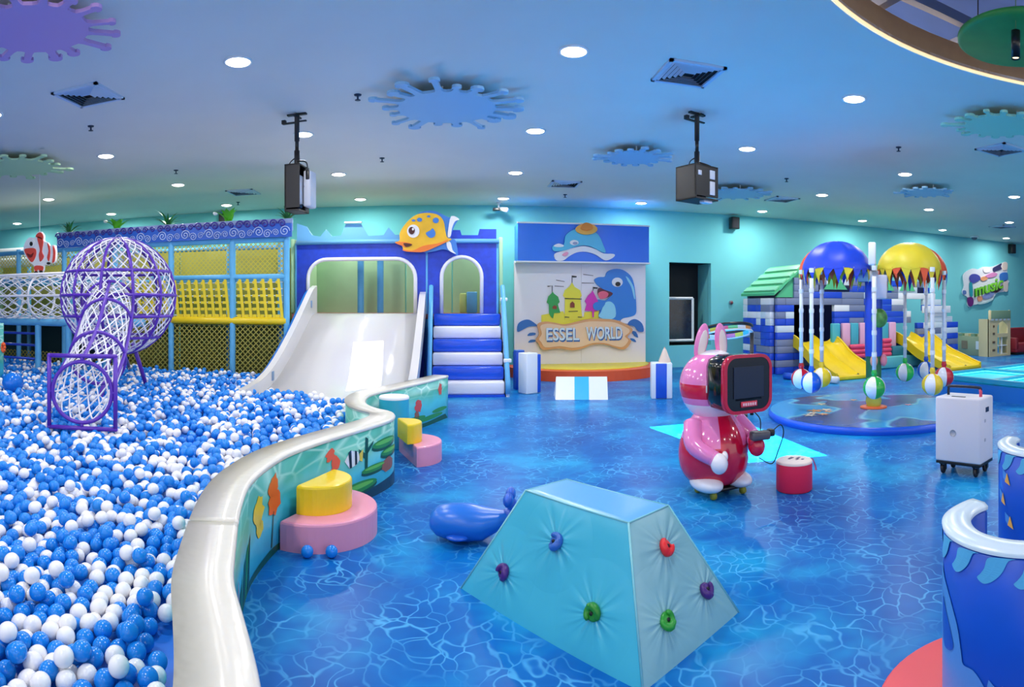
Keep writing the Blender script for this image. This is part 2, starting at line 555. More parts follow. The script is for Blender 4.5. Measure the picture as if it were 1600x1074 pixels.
def splat(px, py, r, col, n, seed, label, z=CEIL - .13):
    rnd = random.Random(seed)
    p = gp(px, py, z)
    t = thing('splash_panel', label, 'ceiling panel', p, group='splash shaped ceiling panels')
    pts = []
    for k in range(n):
        a = 2 * pi * (k + rnd.uniform(-.12, .12)) / n
        w = 2 * pi / n
        L = r * rnd.uniform(.74, 1.04); hd = r * rnd.uniform(.05, .10); rr = r * .60
        for (da, q) in ((-.46, rr), (-.24, rr * 1.02)):
            pts.append((q * cos(a + da * w), q * sin(a + da * w)))
        ux, uy = cos(a), sin(a); vx, vy = -uy, ux
        nk = hd * .55
        pts.append((ux * (rr * 1.12) - vx * nk, uy * (rr * 1.12) - vy * nk))
        pts.append((ux * (L - 1.3 * hd) - vx * nk, uy * (L - 1.3 * hd) - vy * nk))
        for b in range(-4, 5):
            c = b * pi / 6.2
            pts.append((ux * (L - hd + hd * cos(c)) + vx * hd * sin(c), uy * (L - hd + hd * cos(c)) + vy * hd * sin(c)))
        pts.append((ux * (L - 1.3 * hd) + vx * nk, uy * (L - 1.3 * hd) + vy * nk))
        pts.append((ux * (rr * 1.12) + vx * nk, uy * (rr * 1.12) + vy * nk))
        pts.append((rr * 1.02 * cos(a + .24 * w), rr * 1.02 * sin(a + .24 * w)))
    MB().sheet([[(x, y, 0) for x, y in pts]], (0, 0, .03)).build('board', mat('splash_' + col, col, .6), t, local=True)
    for k in range(3):
        a = 2 * pi * k / 3 + .4
        MB().tube([(r * .4 * cos(a), r * .4 * sin(a), .03), (r * .4 * cos(a), r * .4 * sin(a), CEIL - z)], .012, 6).build('hanger', M_WHITE, t, local=True)
splat(55, 48, .74, '#cf9fd2', 16, 3, 'pink purple splash shaped panel on ceiling at upper left')
splat(28, 263, .98, '#c3e3b4', 16, 4, 'pale green splash panel at left edge of ceiling')
splat(698, 170, .95, '#9ac6e2', 18, 5, 'largest light blue splash panel in the middle of ceiling')
splat(990, 248, .66, '#9ac6e2', 16, 6, 'blue splash panel left of hanging cube projector')
splat(1148, 304, .85, '#9ac6e2', 16, 7, 'blue splash panel partly hidden behind hanging cube projector')
splat(1446, 302, .66, '#9ac6e2', 16, 8, 'small far blue splash panel above the palm carousel')
splat(1563, 198, .76, '#a5dcc0', 16, 9, 'pale mint green splash panel at upper right')

def sprinkler(px, py, label):
    p = gp(px, py, CEIL)
    t = thing('fire_sprinkler', label, 'sprinkler', p, group='fire sprinklers')
    MB().lathe([(.001, 0), (.045, 0), (.04, -.012), (.012, -.016), (.011, -.06), (.001, -.06)], 14).build('body', mat('sprinkler_metal', '#3c4458', .4, metal=.6), t, local=True)
    MB().lathe([(.001, -.06), (.034, -.062), (.034, -.067), (.001, -.067)], 14).build('deflector', mat('sprinkler_metal', '#3c4458', .4), t, local=True)
for x, y, l in ((142, 197, 'tiny sprinkler head below the left air vent'), (275, 266, 'tiny sprinkler head above second downlight of third row'),
                (372, 316, 'tiny sprinkler head near the back left vent'),
                (1404, 230, 'tiny sprinkler head left of the mint splat'), (597, 247, 'tiny sprinkler head below the big blue splat'),
                (559, 148, 'tiny sprinkler head left of the big blue splat'), (883, 304, 'tiny sprinkler head below the vent over whale sign'),
                (1229, 279, 'tiny sprinkler head right of hanging cube projector')):
    sprinkler(x, y, l)

# hanging projector cages
M_CASE = mat('black_steel_case', '#1c1a1c', .45)
M_GREYP = mat('grey_projector', '#c9ccd6', .4)
def mount(px, py, name, label, cat, bz0, bz1, bw, bd, rz, proj_side):
    p = gp(px, py, CEIL)
    t = thing(name, label, cat, p, rz)
    h0, h1 = bz0 - CEIL, bz1 - CEIL
    MB().box((0, 0, -.01), (.26, .05, .02)).box((0, 0, -.035), (.05, .2, .02)).build('ceiling_plate', M_CASE, t, local=True)
    br = MB().box((-.09, 0, -.11), (.20, .03, .02)).box((-.18, 0, -.09), (.05, .05, .05)).box((.06, 0, -.10), (.14, .03, .015))
    br.build('bracket', M_CASE, t, local=True)
    MB().lathe([(.032, 0), (.032, -.35), (.024, -.35), (.024, h1 + .2), (.035, h1 + .2), (.035, h1)], 14).build('pole', M_CASE, t, local=True)
    c = MB(); q = .02
    zc, zh = (h0 + h1) / 2, h1 - h0
    c.box((0, 0, h1 - q / 2), (bw, bd, q)).box((0, 0, h0 + q / 2), (bw, bd, q)).box((-bw / 2 + q / 2, 0, zc), (q, bd, zh)).box((0, bd / 2 - q / 2, zc), (bw, q, zh))
    c.box((bw / 2 - q / 2, bd * .32, zc), (q, bd * .36, zh))
    c.box((0, -bd / 2 + q / 2, zc + .02), (bw, q, zh - .04))
    c.build('case', M_CASE, t, local=True)
    pr = MB().box((proj_side * bw * .2, .0, zc - .02), (bw * .5, bd * .8, zh * .62), bev=.02)
    pj = pr.build('projector', M_GREYP, t, local=True)
    ln = MB().lathe([(.001, -.05), (.038, -.05), (.045, 0), (.045, .02)], 16)
    ln.xf(Matrix.Translation((proj_side * bw * .2, -.02, zc - .02 - zh * .31)))
    ln.build('lens', mat('lens_glass', '#30384a', .08, .8), pj, local=True)
    cb = smooth_path([(-.02, .02, h1 + .12), (-.11, .02, h1 + .05), (-.13, .02, h1 - .1)], 5)
    MB().tube(cb, .008, 6).build('cable', M_BLACK, t, local=True)
    cb = smooth_path([(.02, -.03, h1 + .06), (bw / 2 + .04, -.03, h1 + .03), (bw / 2 + .05, -.03, h1 - .12), (bw / 2 + .02, -.04, h1 - .28)], 5)
    MB().tube(cb, .01, 6).build('cable', M_BLACK, t, local=True)
    return t, p
PROJ_L = mount(464, 178, 'hanging_projector_box', 'tall black projector box hanging on pole left of castle', 'projector', 2.79, 3.38, .20, .34, radians(-8), 1)
PROJ_R = mount(1089, 177, 'hanging_projector_cage', 'black cube projector cage hanging on pole right of stage', 'projector', 2.93, 3.36, .40, .36, radians(22), 1)
t = PROJ_L[0]
MB().box((.155, .06, -.97), (.10, .22, .46), bev=.02).build('projector_head', M_GREYP, t, local=True)
MB().box((.165, -.03, -.80), (.05, .06, .12), bev=.01).build('cable_bundle', M_BLACK, t, local=True)
t = PROJ_R[0]
for x, z, w_, h_ in ((.09, -.80, .09, .11), (.09, -.97, .09, .17), (-.13, -.80, .06, .06)):
    MB().box((x, -.184, z), (w_, .012, h_), bev=.004).build('projector_port', M_GREYP, t, local=True)
MB().box((.06, -.10, -1.135), (.14, .10, .04), bev=.01).build('lens_hood', M_GREYP, t, local=True)

# security camera above the slide, small dome far right, wall speakers
p = wp(779, 321, 14.7); p.z = CEIL
t = thing('security_camera', 'white security camera hanging under ceiling beside stage', 'security camera', p)
MB().lathe([(.001, 0), (.06, 0), (.05, -.03), (.02, -.04), (.02, -.14), (.001, -.14)], 14).build('mount', M_WHITE, t, local=True)
b = MB().lathe([(.001, -.16), (.05, -.15), (.055, .12), (.001, .12)], 16)
b.xf(Matrix.Translation((.12, -.06, -.17)) @ Matrix.Rotation(radians(35), 4, 'Z') @ Matrix.Rotation(radians(102), 4, 'X'))
b.build('body', M_WHITE, t, local=True)
b = MB().box((-.06, -.05, -.17), (.16, .12, .06), bev=.01)
b.build('lens_housing', M_BLACK, t, local=True)
p = gp(1497, 372, CEIL)
t = thing('dome_camera', 'small white dome camera on ceiling at far right', 'security camera', (p.x, 14.6, CEIL))
MB().lathe([(.001, 0), (.16, 0), (.16, -.04), (.12, -.05)], 18).build('base', M_WHITE, t, local=True)
MB().lathe([(.11, -.05), (.09, -.10), (.05, -.13), (.001, -.14)], 18).build('dome', mat('smoked_dome', '#5a6676', .1), t, local=True)

def speaker(px, py, w, h, label):
    c = wp(px, py, WALLY - .14)
    t = thing('wall_speaker', label, 'speaker', (c.x, WALLY, c.z - h / 2), group='small black wall speakers')
    MB().box((0, -.15, h / 2), (w, .20, h), bev=.02).build('cabinet', M_BLACK, t, local=True)
    MB().box((0, -.254, h / 2), (w * .84, .012, h * .88), bev=.004).build('grille', mat('speaker_grille', '#22242c', .8), t, local=True)
    MB().box((0, -.025, h / 2), (.07, .06, .07)).build('bracket', M_BLACK, t, local=True)
speaker(1147, 349, .24, .32, 'small black speaker on wall right of the stage')
speaker(1581, 389, .26, .36, 'small black speaker on wall at far right')
speaker(351, 345, .26, .34, 'small black speaker on wall behind bright green plant')
c = wp(1142, 473, WALLY)
t = thing('wall_button', 'small grey round alarm button on wall beside block house', 'alarm', c)
b = MB().lathe([(.001, -.05), (.05, -.05), (.06, -.03), (.06, 0)], 16); b.xf(Matrix.Rotation(radians(-90), 4, 'X')); b.build('housing', mat('alarm_grey', '#6d7480', .4), t, local=True)
b = MB().lathe([(.001, -.065), (.025, -.06), (.028, -.045)], 12); b.xf(Matrix.Rotation(radians(-90), 4, 'X')); b.build('button', mat('alarm_red', '#8e2a33', .4), t, local=True)

# green disc and pendant spot in the round opening
p = gp(1598, 68, 3.9)
t = thing('ceiling_disc', 'green round disc hanging in the round ceiling opening', 'ceiling panel', p)
MB().lathe([(.001, 0), (.54, 0), (.57, .02), (.57, .05), (.54, .07), (.001, .07)], 48).build('disc', mat('disc_green', '#2f8a3a', .5, var=.08), t, local=True)
for k in range(3):
    a = 2 * pi * k / 3
    MB().tube([(.4 * cos(a), .4 * sin(a), .07), (.4 * cos(a), .4 * sin(a), .5)], .006, 5).build('wire', M_BLACK, t, local=True)
p = dp(1587, 92, 5.0)
t = thing('pendant_spotlight', 'black cylinder pendant spotlight in front of green disc', 'ceiling light', p)
MB().lathe([(.028, .012), (.036, 0), (.037, .225), (.001, .23)], 20).build('housing', M_BLACK, t, local=True)
MB().lathe([(.001, .012), (.03, .012)], 20).build('lens', mat('warm_lens', '#ffe2a0', .4, emit=3.0), t, local=True)
MB().tube([(0, 0, .23), (0, 0, .95)], .004, 5).build('wire', mat('green_wire', '#4b7a3f', .5), t, local=True)

# ------------------------------------------------------------------ padded wall of the ball pit
OUT = [(440, 1500), (420, 1220), (403, 1074), (391, 1015), (375, 955), (361.5, 905), (364, 865), (369.5, 816), (377, 783), (392, 750), (427, 721),
       (459, 704), (507, 687), (557, 672), (597, 660), (616, 651), (611, 643), (590, 638.5), (572, 631), (571, 622), (584, 614), (617, 607), (665, 596), (700, 587)]
OW = smooth_path([gp(x, y, .6).to_2d().to_3d() for x, y in OUT], 6)
def normals(P):
    out = []
    for i in range(len(P)):
        t = (P[min(i + 1, len(P) - 1)] - P[max(i - 1, 0)]).normalized()
        out.append(Vector((t.y, -t.x, 0)))      # to the right of the walk = outwards
    return out
def relax(P, it):
    for _ in range(it):
        P = [P[0]] + [(P[i - 1] + P[i] * 2 + P[i + 1]) / 4 for i in range(1, len(P) - 1)] + [P[-1]]
    return P
OW = relax(OW, 3)
ON = normals(OW)
WT = .21
IW = relax([p - n * WT for p, n in zip(OW, ON)], 6)
WH = .6
def mural_material():
    m = bpy.data.materials.new('underwater_mural_vinyl'); m.use_nodes = True
    nt = m.node_tree; N = nt.nodes; L = nt.links; b = N['Principled BSDF']
    tc = N.new('ShaderNodeTexCoord')
    sx = N.new('ShaderNodeSeparateXYZ'); L.new(tc.outputs['Object'], sx.inputs[0])
    nz = N.new('ShaderNodeTexNoise'); nz.inputs['Scale'].default_value = 2.4; nz.inputs['Detail'].default_value = 3
    L.new(tc.outputs['Object'], nz.inputs['Vector'])
    ad = N.new('ShaderNodeMath'); ad.operation = 'MULTIPLY_ADD'; ad.inputs[1].default_value = .45
    L.new(nz.outputs['Fac'], ad.inputs[0]); L.new(sx.outputs['Z'], ad.inputs[2])
    r = N.new('ShaderNodeValToRGB'); e = r.color_ramp.elements
    e[0].position = .22; e[0].color = rgb('#1f8fb4'); e[1].position = .80; e[1].color = rgb('#54bfae')
    x = e.new(.48); x.color = rgb('#3cb4cc'); x = e.new(.66); x.color = rgb('#3aa695')
    L.new(ad.outputs[0], r.inputs['Fac'])
    mp = N.new('ShaderNodeMapping'); mp.inputs['Scale'].default_value = (2.2, 2.2, 5)
    L.new(tc.outputs['Object'], mp.inputs['Vector'])
    v = N.new('ShaderNodeTexVoronoi'); v.feature = 'DISTANCE_TO_EDGE'; v.inputs['Scale'].default_value = 1.6
    L.new(mp.outputs[0], v.inputs['Vector'])
    mr = N.new('ShaderNodeMapRange'); mr.inputs['From Max'].default_value = .10; mr.inputs['To Min'].default_value = .75; mr.inputs['To Max'].default_value = 0
    L.new(v.outputs['Distance'], mr.inputs['Value'])
    hi = N.new('ShaderNodeMapRange'); hi.inputs['From Min'].default_value = .36; hi.inputs['From Max'].default_value = .56
    L.new(sx.outputs['Z'], hi.inputs['Value'])
    mu = N.new('ShaderNodeMath'); mu.operation = 'MULTIPLY'; L.new(mr.outputs[0], mu.inputs[0]); L.new(hi.outputs[0], mu.inputs[1])
    mix = N.new('ShaderNodeMix'); mix.data_type = 'RGBA'; mix.inputs['B'].default_value = rgb('#bfeee2')
    L.new(mu.outputs[0], mix.inputs['Factor']); L.new(r.outputs['Color'], mix.inputs['A'])
    L.new(mix.outputs['Result'], b.inputs['Base Color'])
    b.inputs['Roughness'].default_value = .28
    return m
M_MURAL = mural_material()
pit = thing('ball_pit_wall', 'low curving cream topped padded wall with underwater mural around ball pit', 'padded wall', OW[30] * 1.0)
pit.location.z = 0
n = len(OW)
b = MB()
ring = []
for i in range(n):
    ring += [OW[i], OW[i] + Vector((0, 0, WH - .02)), IW[i] + Vector((0, 0, WH - .02)), IW[i]]
F = []
for i in range(n - 1):
    a, c = 4 * i, 4 * (i + 1)
    F += [(a, c, c + 1, a + 1), (a + 1, c + 1, c + 2, a + 2), (a + 2, c + 2, c + 3, a + 3)]
F += [(0, 1, 2, 3), (4 * n - 1, 4 * n - 2, 4 * n - 3, 4 * n - 4)]
b.add(ring, F, 0, True)
wall_body = b.build('wall_body', M_MURAL, pit)
for poly in wall_body.data.polygons:
    if abs(poly.normal.z) > .5 or len(poly.vertices) == 4 and poly.index >= 3 * (n - 1): poly.use_smooth = False
# cream pads on top, one per foam section
joint = min(range(n), key=lambda i: (OW[i] - gp(369.5, 816, .6).to_2d().to_3d()).length)
secs = [(0, joint), (joint, joint + int((n - joint) * .56)), (joint + int((n - joint) * .56), n - 1)]
for a, c in secs:
    b = MB(); V = []; F = []
    prof = [(.004, WH - .03), (.010, WH - .012), (.004, WH - .002), (-.012, WH + .004), (-WT + .012, WH + .004), (-WT - .004, WH - .002), (-WT - .010, WH - .012), (-WT - .004, WH - .03)]
    idx = list(range(a, c + 1))
    m = len(prof)
    for q, i in enumerate(idx):
        P, I = OW[i].copy(), IW[i].copy()
        ax = (P - I).normalized()
        tng = Vector((-ax.y, ax.x, 0))
        ed = .006 if q == 0 and a else (-.006 if q == len(idx) - 1 and c < n - 1 else 0)
        W = (P - I).length
        for off, z in prof:
            o = off if off > -.1 else -(W) - (off + WT)
            V.append(P + ax * o + tng * ed + Vector((0, 0, z)))
    for q in range(len(idx) - 1):
        for k in range(m - 1):
            F.append((q * m + k, (q + 1) * m + k, (q + 1) * m + k + 1, q * m + k + 1))
    F.append(tuple(range(m))); F.append(tuple((len(idx) - 1) * m + k for k in reversed(range(m))))
    b.add(V, F, 0, True)
    b.build('top_pad', M_CREAM, pit)

# printed motifs on the outer face
ARC = [0.0]
for i in range(1, n): ARC.append(ARC[-1] + (OW[i] - OW[i - 1]).length)
def on_wall(s, z, off=.004):
    i = 0
    while i < n - 2 and ARC[i + 1] < s: i += 1
    f = (s - ARC[i]) / max(1e-6, ARC[i + 1] - ARC[i])
    p = OW[i].lerp(OW[i + 1], f); nn = ON[i].lerp(ON[i + 1], f).normalized()
    return p + nn * off + Vector((0, 0, z))
def s_at(px):
    tgt = (px - 800) / FPX + YAW
    best = min(range(joint - 10, n), key=lambda i: abs(atan2(OW[i].x, OW[i].y) - tgt) + (0.02 if i > 92 else 0))
    return ARC[best]
def motif(name, m, shapes, off=.004):
    b = MB()
    for pts in shapes:
        P2, T2 = fine_poly(pts, .06)
        b.add([on_wall(s, z, off) for s, z in P2], T2)
    return b.build(name, m, pit, fix=False)
def blob(s, z, rs, rz, k=18, wob=0.0, seed=1):
    r = random.Random(seed)
    return [(s + rs * (1 + wob * r.uniform(-1, 1)) * cos(2 * pi * i / k), z + rz * (1 + wob * r.uniform(-1, 1)) * sin(2 * pi * i / k)) for i in range(k)]
PM = {k: mat('print_' + k, v, .28) for k, v in dict(orange='#f2622a', yellow='#f0d23c', lime='#6cc24a', green='#2f8f3c', dark='#14503a', navy='#123b54', pink='#ef7f9a', white='#f3f7f4', black='#1a2226', brown='#9c5a3c', red='#e0463a').items()}
sW = {x: s_at(x) for x in (372, 378, 390, 410, 430, 445, 520, 548, 575, 600, 612)}
# near part: flowers, coral, reeds
s0 = s_at(378)
s1 = s_at(402); motif('printed_flower', PM['yellow'], [blob(s1, .36, .10, .10, 16, .25, 2), blob(s1 + .03, .26, .07, .05, 12, .2, 3)])
s1 = s_at(424); motif('printed_flower', PM['orange'], [blob(s1, .44, .09, .075, 16, .3, 4), blob(s1, .33, .11, .08, 16, .25, 5)])
motif('printed_stem', PM['dark'], [[(s1 - .006, .28), (s1 + .006, .28), (s1 - .03, .06), (s1 - .05, .06)]], .005)
for k in range(7):
    q = s0 - .35 + .10 * k
    motif('printed_reed', PM['green' if k % 2 else 'dark'], [[(q, .01), (q + .06, .01), (q + .10 + .03 * (k % 3), .10 + .035 * k), (q + .07, .09 + .03 * k)]], .003)
motif('printed_coral', PM['red'], [blob(s0 - .22, .18, .03, .12, 14, .4, 8)], .005)
motif('printed_reed', PM['navy'], [[(s0 - .42, .3), (s0 - .39, .3), (s0 - .40, .45)], [(s0 - .5, .2), (s0 - .47, .2), (s0 - .48, .36)]], .005)
motif('printed_rock', PM['dark'], [[(s0 - .2, 0), (s0 + 1.2, 0), (s0 + 1.1, .03), (s0 + .8, .05), (s0 + .4, .04), (s0, .05)]], .002)
# middle part right of the yellow step
def lily(px, z, rs, rz, dark=True):
    s = s_at(px)
    motif('printed_lily_pad', PM['dark'], [[(s + rs * 1.02 * cos(2 * pi * i / 20), z - .02 + rz * 1.1 * sin(2 * pi * i / 20)) for i in range(20)]], .003)
    motif('printed_lily_pad', PM['green'], [[(s + rs * cos(2 * pi * i / 20), z + rz * sin(2 * pi * i / 20)) for i in range(20)]], .005)
    motif('printed_lily_pad', PM['lime'], [[(s + rs * .8 * cos(2 * pi * i / 20), z + .008 + rz * .45 * sin(2 * pi * i / 20)) for i in range(20)]], .007)
lily(556, .13, .30, .045); lily(586, .24, .2, .03); lily(600, .42, .22, .04); lily(608, .33, .18, .035); lily(535, .07, .2, .04)
s = s_at(516); motif('printed_seahorse', PM['orange'], [blob(s, .47, .06, .05, 14, .35, 21), blob(s + .07, .40, .05, .06, 14, .3, 22), blob(s + .03, .33, .04, .04, 12, .3, 23)])
s = s_at(546)
motif('printed_fish', PM['white'], [[(s - .10, .38), (s - .02, .45), (s + .09, .42), (s + .12, .36), (s + .07, .32), (s - .03, .31)]])
motif('printed_fish', PM['black'], [[(s - .05, .44), (s - .01, .455), (s + .0, .31), (s - .03, .31)], [(s + .04, .44), (s + .07, .43), (s + .075, .325), (s + .045, .32)]], .006)
motif('printed_fish', PM['yellow'], [[(s + .105, .40), (s + .16, .43), (s + .15, .33), (s + .11, .345)]], .006)
s = s_at(574)
motif('printed_coral', PM['dark'], [[(s - .02, .26), (s + .02, .26), (s + .03, .5), (s - .01, .52)], [(s, .36), (s + .10, .44), (s + .11, .47), (s, .41)], [(s, .33), (s - .1, .40), (s - .11, .44), (s, .38)]])
motif('printed_rock', PM['navy'], [[(s - .9, 0), (s + .9, 0), (s + .8, .14), (s + .4, .10), (s - .2, .06), (s - .6, .04)]], .002)
motif('printed_rock', PM['brown'], [blob(s_at(606), .22, .12, .06, 16, .1, 31)], .006)
# far part by the stairs
s = ARC[-1]
for k, (ds, z, rs, rz, c) in enumerate(((.28, .44, .06, .08, 'red'), (.95, .30, .10, .08, 'red'), (1.0, .19, .06, .07, 'brown'), (1.55, .36, .07, .05, 'yellow'), (1.7, .44, .05, .05, 'orange'))):
    motif('printed_fish', PM[c], [blob(s - ds, z, rs, rz, 16, .3, 40 + k)])
for ds, z, rs, rz in ((.6, .10, .4, .03), (1.1, .14, .35, .035), (1.5, .07, .4, .035), (.3, .16, .25, .03)):
    motif('printed_lily_pad', PM['green'], [[(max(0, min(s, s - ds + rs * cos(2 * pi * i / 20))), z + rz * sin(2 * pi * i / 20)) for i in range(20)]], .004)
motif('printed_rock', PM['dark'], [[(s - 1.8, 0), (s - .02, 0), (s - .1, .07), (s - .7, .05), (s - 1.5, .06)]], .002)

# ------------------------------------------------------------------ floor of the pit and the balls
BR = .040
def inside(x, y):
    """left of the inner face of the padded wall"""
    if y > 10.45 or y < .3: return False
    c = False
    j = len(BPOLY) - 1
    for i in range(len(BPOLY)):
        xi, yi = BPOLY[i]; xj, yj = BPOLY[j]
        if (yi > y) != (yj > y) and x < (xj - xi) * (y - yi) / (yj - yi) + xi: c = not c
        j = i
    return c
BW = [p - nn * (WT + BR + .006) for p, nn in zip(OW, ON)]
BPOLY = [(p.x, p.y) for p in BW[::2] if p.y < 7.6] + [(-1.3, 7.75), (-1.8, 8.1), (-2.78, 8.35), (-2.85, 10.45), (-16, 10.45), (-16, .3)]
from mathutils import noise as mn
def base_level(y):
    return .21 + .16 * max(0, min(1, (y - 2.2) / 3.6))
def level(x, y):
    z = base_level(y)
    z += .035 * mn.noise(Vector((x * .9, y * .9, 0))) + .02 * mn.noise(Vector((x * 2.3, y * 2.3, 4)))
    return z
pf = MB(); V = []; F = []
ys = [.35 + .2 * k for k in range(53)]
for y in ys:
    x = .3
    while x > -16 and not inside(x, min(y, 10.4)): x -= .02
    z = base_level(y) - 2.1 * BR
    V += [(-16, y, z), (-3.2 if y > 7.4 else x + .05, y, z)]
for k in range(len(ys) - 1): F.append((2 * k, 2 * k + 1, 2 * k + 3, 2 * k + 2))
pf.add(V, F)
tag(pf.build('ball_pit_floor', mat('pit_mat_blue', '#2173d6', .3, var=.1), fix=False), 'blue padded floor under the ball pit balls', kind='structure')
balls = []
rb = random.Random(11)
dx, dy = BR * 2.06, BR * 2.06 * .866
row = 0; y = .3
while y < 10.45:
    xmax = .2; x = -.93 * y - .35 + (dx / 2 if row % 2 else 0)
    while x < xmax:
        px, py = x + rb.uniform(-1, 1) * (.45 if hypot(x, y) < 3.4 else .40) * BR, y + rb.uniform(-1, 1) * (.45 if hypot(x, y) < 3.4 else .40) * BR
        gap = mn.noise(Vector((px * 1.5 + 9, py * 1.5, 2))) + .25 * mn.noise(Vector((px * 6, py * 6, 7)))
        if inside(px, py):
            z = level(px, py)
            if gap > .47 and py < 6.8:
                if rb.random() < .3: balls.append((px, py, base_level(py) - 1.1 * BR))
            else:
                if rb.random() > .05: balls.append((px, py, z + rb.uniform(-1, 1) * (.45 if hypot(x, y) < 3.4 else .65) * BR))
                if rb.random() < .13 and inside(px + .06, py): balls.append((px + dx / 2, py + dy / 3, z + 1.62 * BR))
        x += dx
    y += dy; row += 1
# push the near balls apart where they interpenetrate
def push_apart(sel, it=25):
    P = {k: Vector(balls[k]) for k in sel}
    for _ in range(it):
        cell = {}
        for k, p in P.items(): cell.setdefault((int(p.x // .09), int(p.y // .09)), []).append(k)
        for k, p in P.items():
            cx, cy = int(p.x // .09), int(p.y // .09)
            for a in (-1, 0, 1):
                for b in (-1, 0, 1):
                    for q in cell.get((cx + a, cy + b), ()):
                        if q <= k: continue
                        d = P[q] - p; L = d.length
                        if 1e-6 < L < 1.97 * BR:
                            m = d * ((1.97 * BR - L) / L / 2)
                            P[q] += m; P[k] -= m
    for k, p in P.items():
        if inside(p.x, p.y): balls[k] = (p.x, p.y, max(p.z, base_level(p.y) - 1.1 * BR))
push_apart([k for k, p in enumerate(balls) if hypot(p[0], p[1]) < 3.6])
def proj(p):
    d = hypot(p[0], p[1])
    return 800 + FPX * (atan2(p[0], p[1]) - YAW), HOR + FPX * (EYE - p[2]) / d, d
# colours in loose patches
def white(p):
    v = mn.noise(Vector((p[0] * 5, p[1] * 5, 3))) * .55 + rb.uniform(-.5, .5)
    return v > (.03 + .02 * min(p[1], 6))
balls = [(p, white(p)) for p in balls]
vis = [(proj(p)[2], k) for k, (p, w) in enumerate(balls) if 6 < proj(p)[0] < 1600 and proj(p)[1] < 1066]
vis.sort()
front_k = [k for d, k in vis[:1100]]
def covered(k):
    c = Vector(balls[k][0]); o = Vector((0, 0, EYE)); d = (c - o); L = d.length; d /= L
    for q in front_k:
        if q == k: continue
        w = Vector(balls[q][0]) - o
        if abs(w.x - d.x * L) > .3: continue
        t = w.dot(d)
        if t < L - .01 and (w - d * t).length < .72 * BR: return True
    return False
near = set()
for d, k in vis:
    if len(near) == 300: break
    if not covered(k): near.add(k)
M_BB = mat('blue_ball_plastic', '#1784e0', .22, .5)
M_WB = mat('white_ball_plastic', '#f1eef0', .25, .5)
bme = {}
for w, m, nm in ((False, M_BB, 'blue_ball'), (True, M_WB, 'white_ball')):
    bm = bmesh.new(); bmesh.ops.create_icosphere(bm, subdivisions=3, radius=BR)
    me = bpy.data.meshes.new(nm); bm.to_mesh(me); bm.free()
    me.materials.append(m); me.polygons.foreach_set('use_smooth', [True] * len(me.polygons)); bme[w] = me
for k in sorted(near):
    p, w = balls[k]
    o = bpy.data.objects.new('pit_ball', bme[w]); C.objects.link(o); o.location = p
    tag(o, 'white plastic ball in near part of ball pit' if w else 'blue plastic ball in near part of ball pit', 'ball', 'white balls in the ball pit' if w else 'blue balls in the ball pit')
rest = [balls[k] for k in range(len(balls)) if k not in near]
me = bpy.data.meshes.new('ball_pit_balls')
me.from_pydata([p for p, w in rest], [], [])
at = me.attributes.new('is_white', 'BOOLEAN', 'POINT'); at.data.foreach_set('value', [w for p, w in rest])
o = bpy.data.objects.new('ball_pit_balls', me); C.objects.link(o)
tag(o, 'thousands of blue and white plastic balls filling the pit', 'balls', kind='stuff')
ng = bpy.data.node_groups.new('ball_scatter', 'GeometryNodeTree')
ng.interface.new_socket('Geometry', in_out='INPUT', socket_type='NodeSocketGeometry')
ng.interface.new_socket('Geometry', in_out='OUTPUT', socket_type='NodeSocketGeometry')
N = ng.nodes; gi = N.new('NodeGroupInput'); go = N.new('NodeGroupOutput')
na = N.new('GeometryNodeInputNamedAttribute'); na.data_type = 'BOOLEAN'; na.inputs['Name'].default_value = 'is_white'
inv = N.new('FunctionNodeBooleanMath'); inv.operation = 'NOT'; ng.links.new(na.outputs['Attribute'], inv.inputs[0])
jn = N.new('GeometryNodeJoinGeometry')
for sel, m in ((na.outputs['Attribute'], M_WB), (inv.outputs[0], M_BB)):
    ic = N.new('GeometryNodeMeshIcoSphere'); ic.inputs['Radius'].default_value = BR; ic.inputs['Subdivisions'].default_value = 3
    sm = N.new('GeometryNodeSetShadeSmooth'); ng.links.new(ic.outputs['Mesh'], sm.inputs['Geometry'])
    st = N.new('GeometryNodeSetMaterial'); st.inputs['Material'].default_value = m; ng.links.new(sm.outputs[0], st.inputs['Geometry'])
    io = N.new('GeometryNodeInstanceOnPoints'); ng.links.new(gi.outputs[0], io.inputs['Points']); ng.links.new(st.outputs[0], io.inputs['Instance']); ng.links.new(sel, io.inputs['Selection'])
    ng.links.new(io.outputs[0], jn.inputs[0])
ng.links.new(jn.outputs[0], go.inputs[0])
md = o.modifiers.new('ball_scatter', 'NODES'); md.node_group = ng
# two stray balls on the floor, one big ball at the left edge
for px, l in ((480, 'blue ball on floor against the large pink step, left of two'), (518, 'blue ball on floor by the large pink step, right of two')):
    p = gp(px, 872, 0)
    o = bpy.data.objects.new('stray_ball', bme[False]); C.objects.link(o); o.location = (p.x, p.y, BR)
    tag(o, l, 'ball', 'stray blue balls')

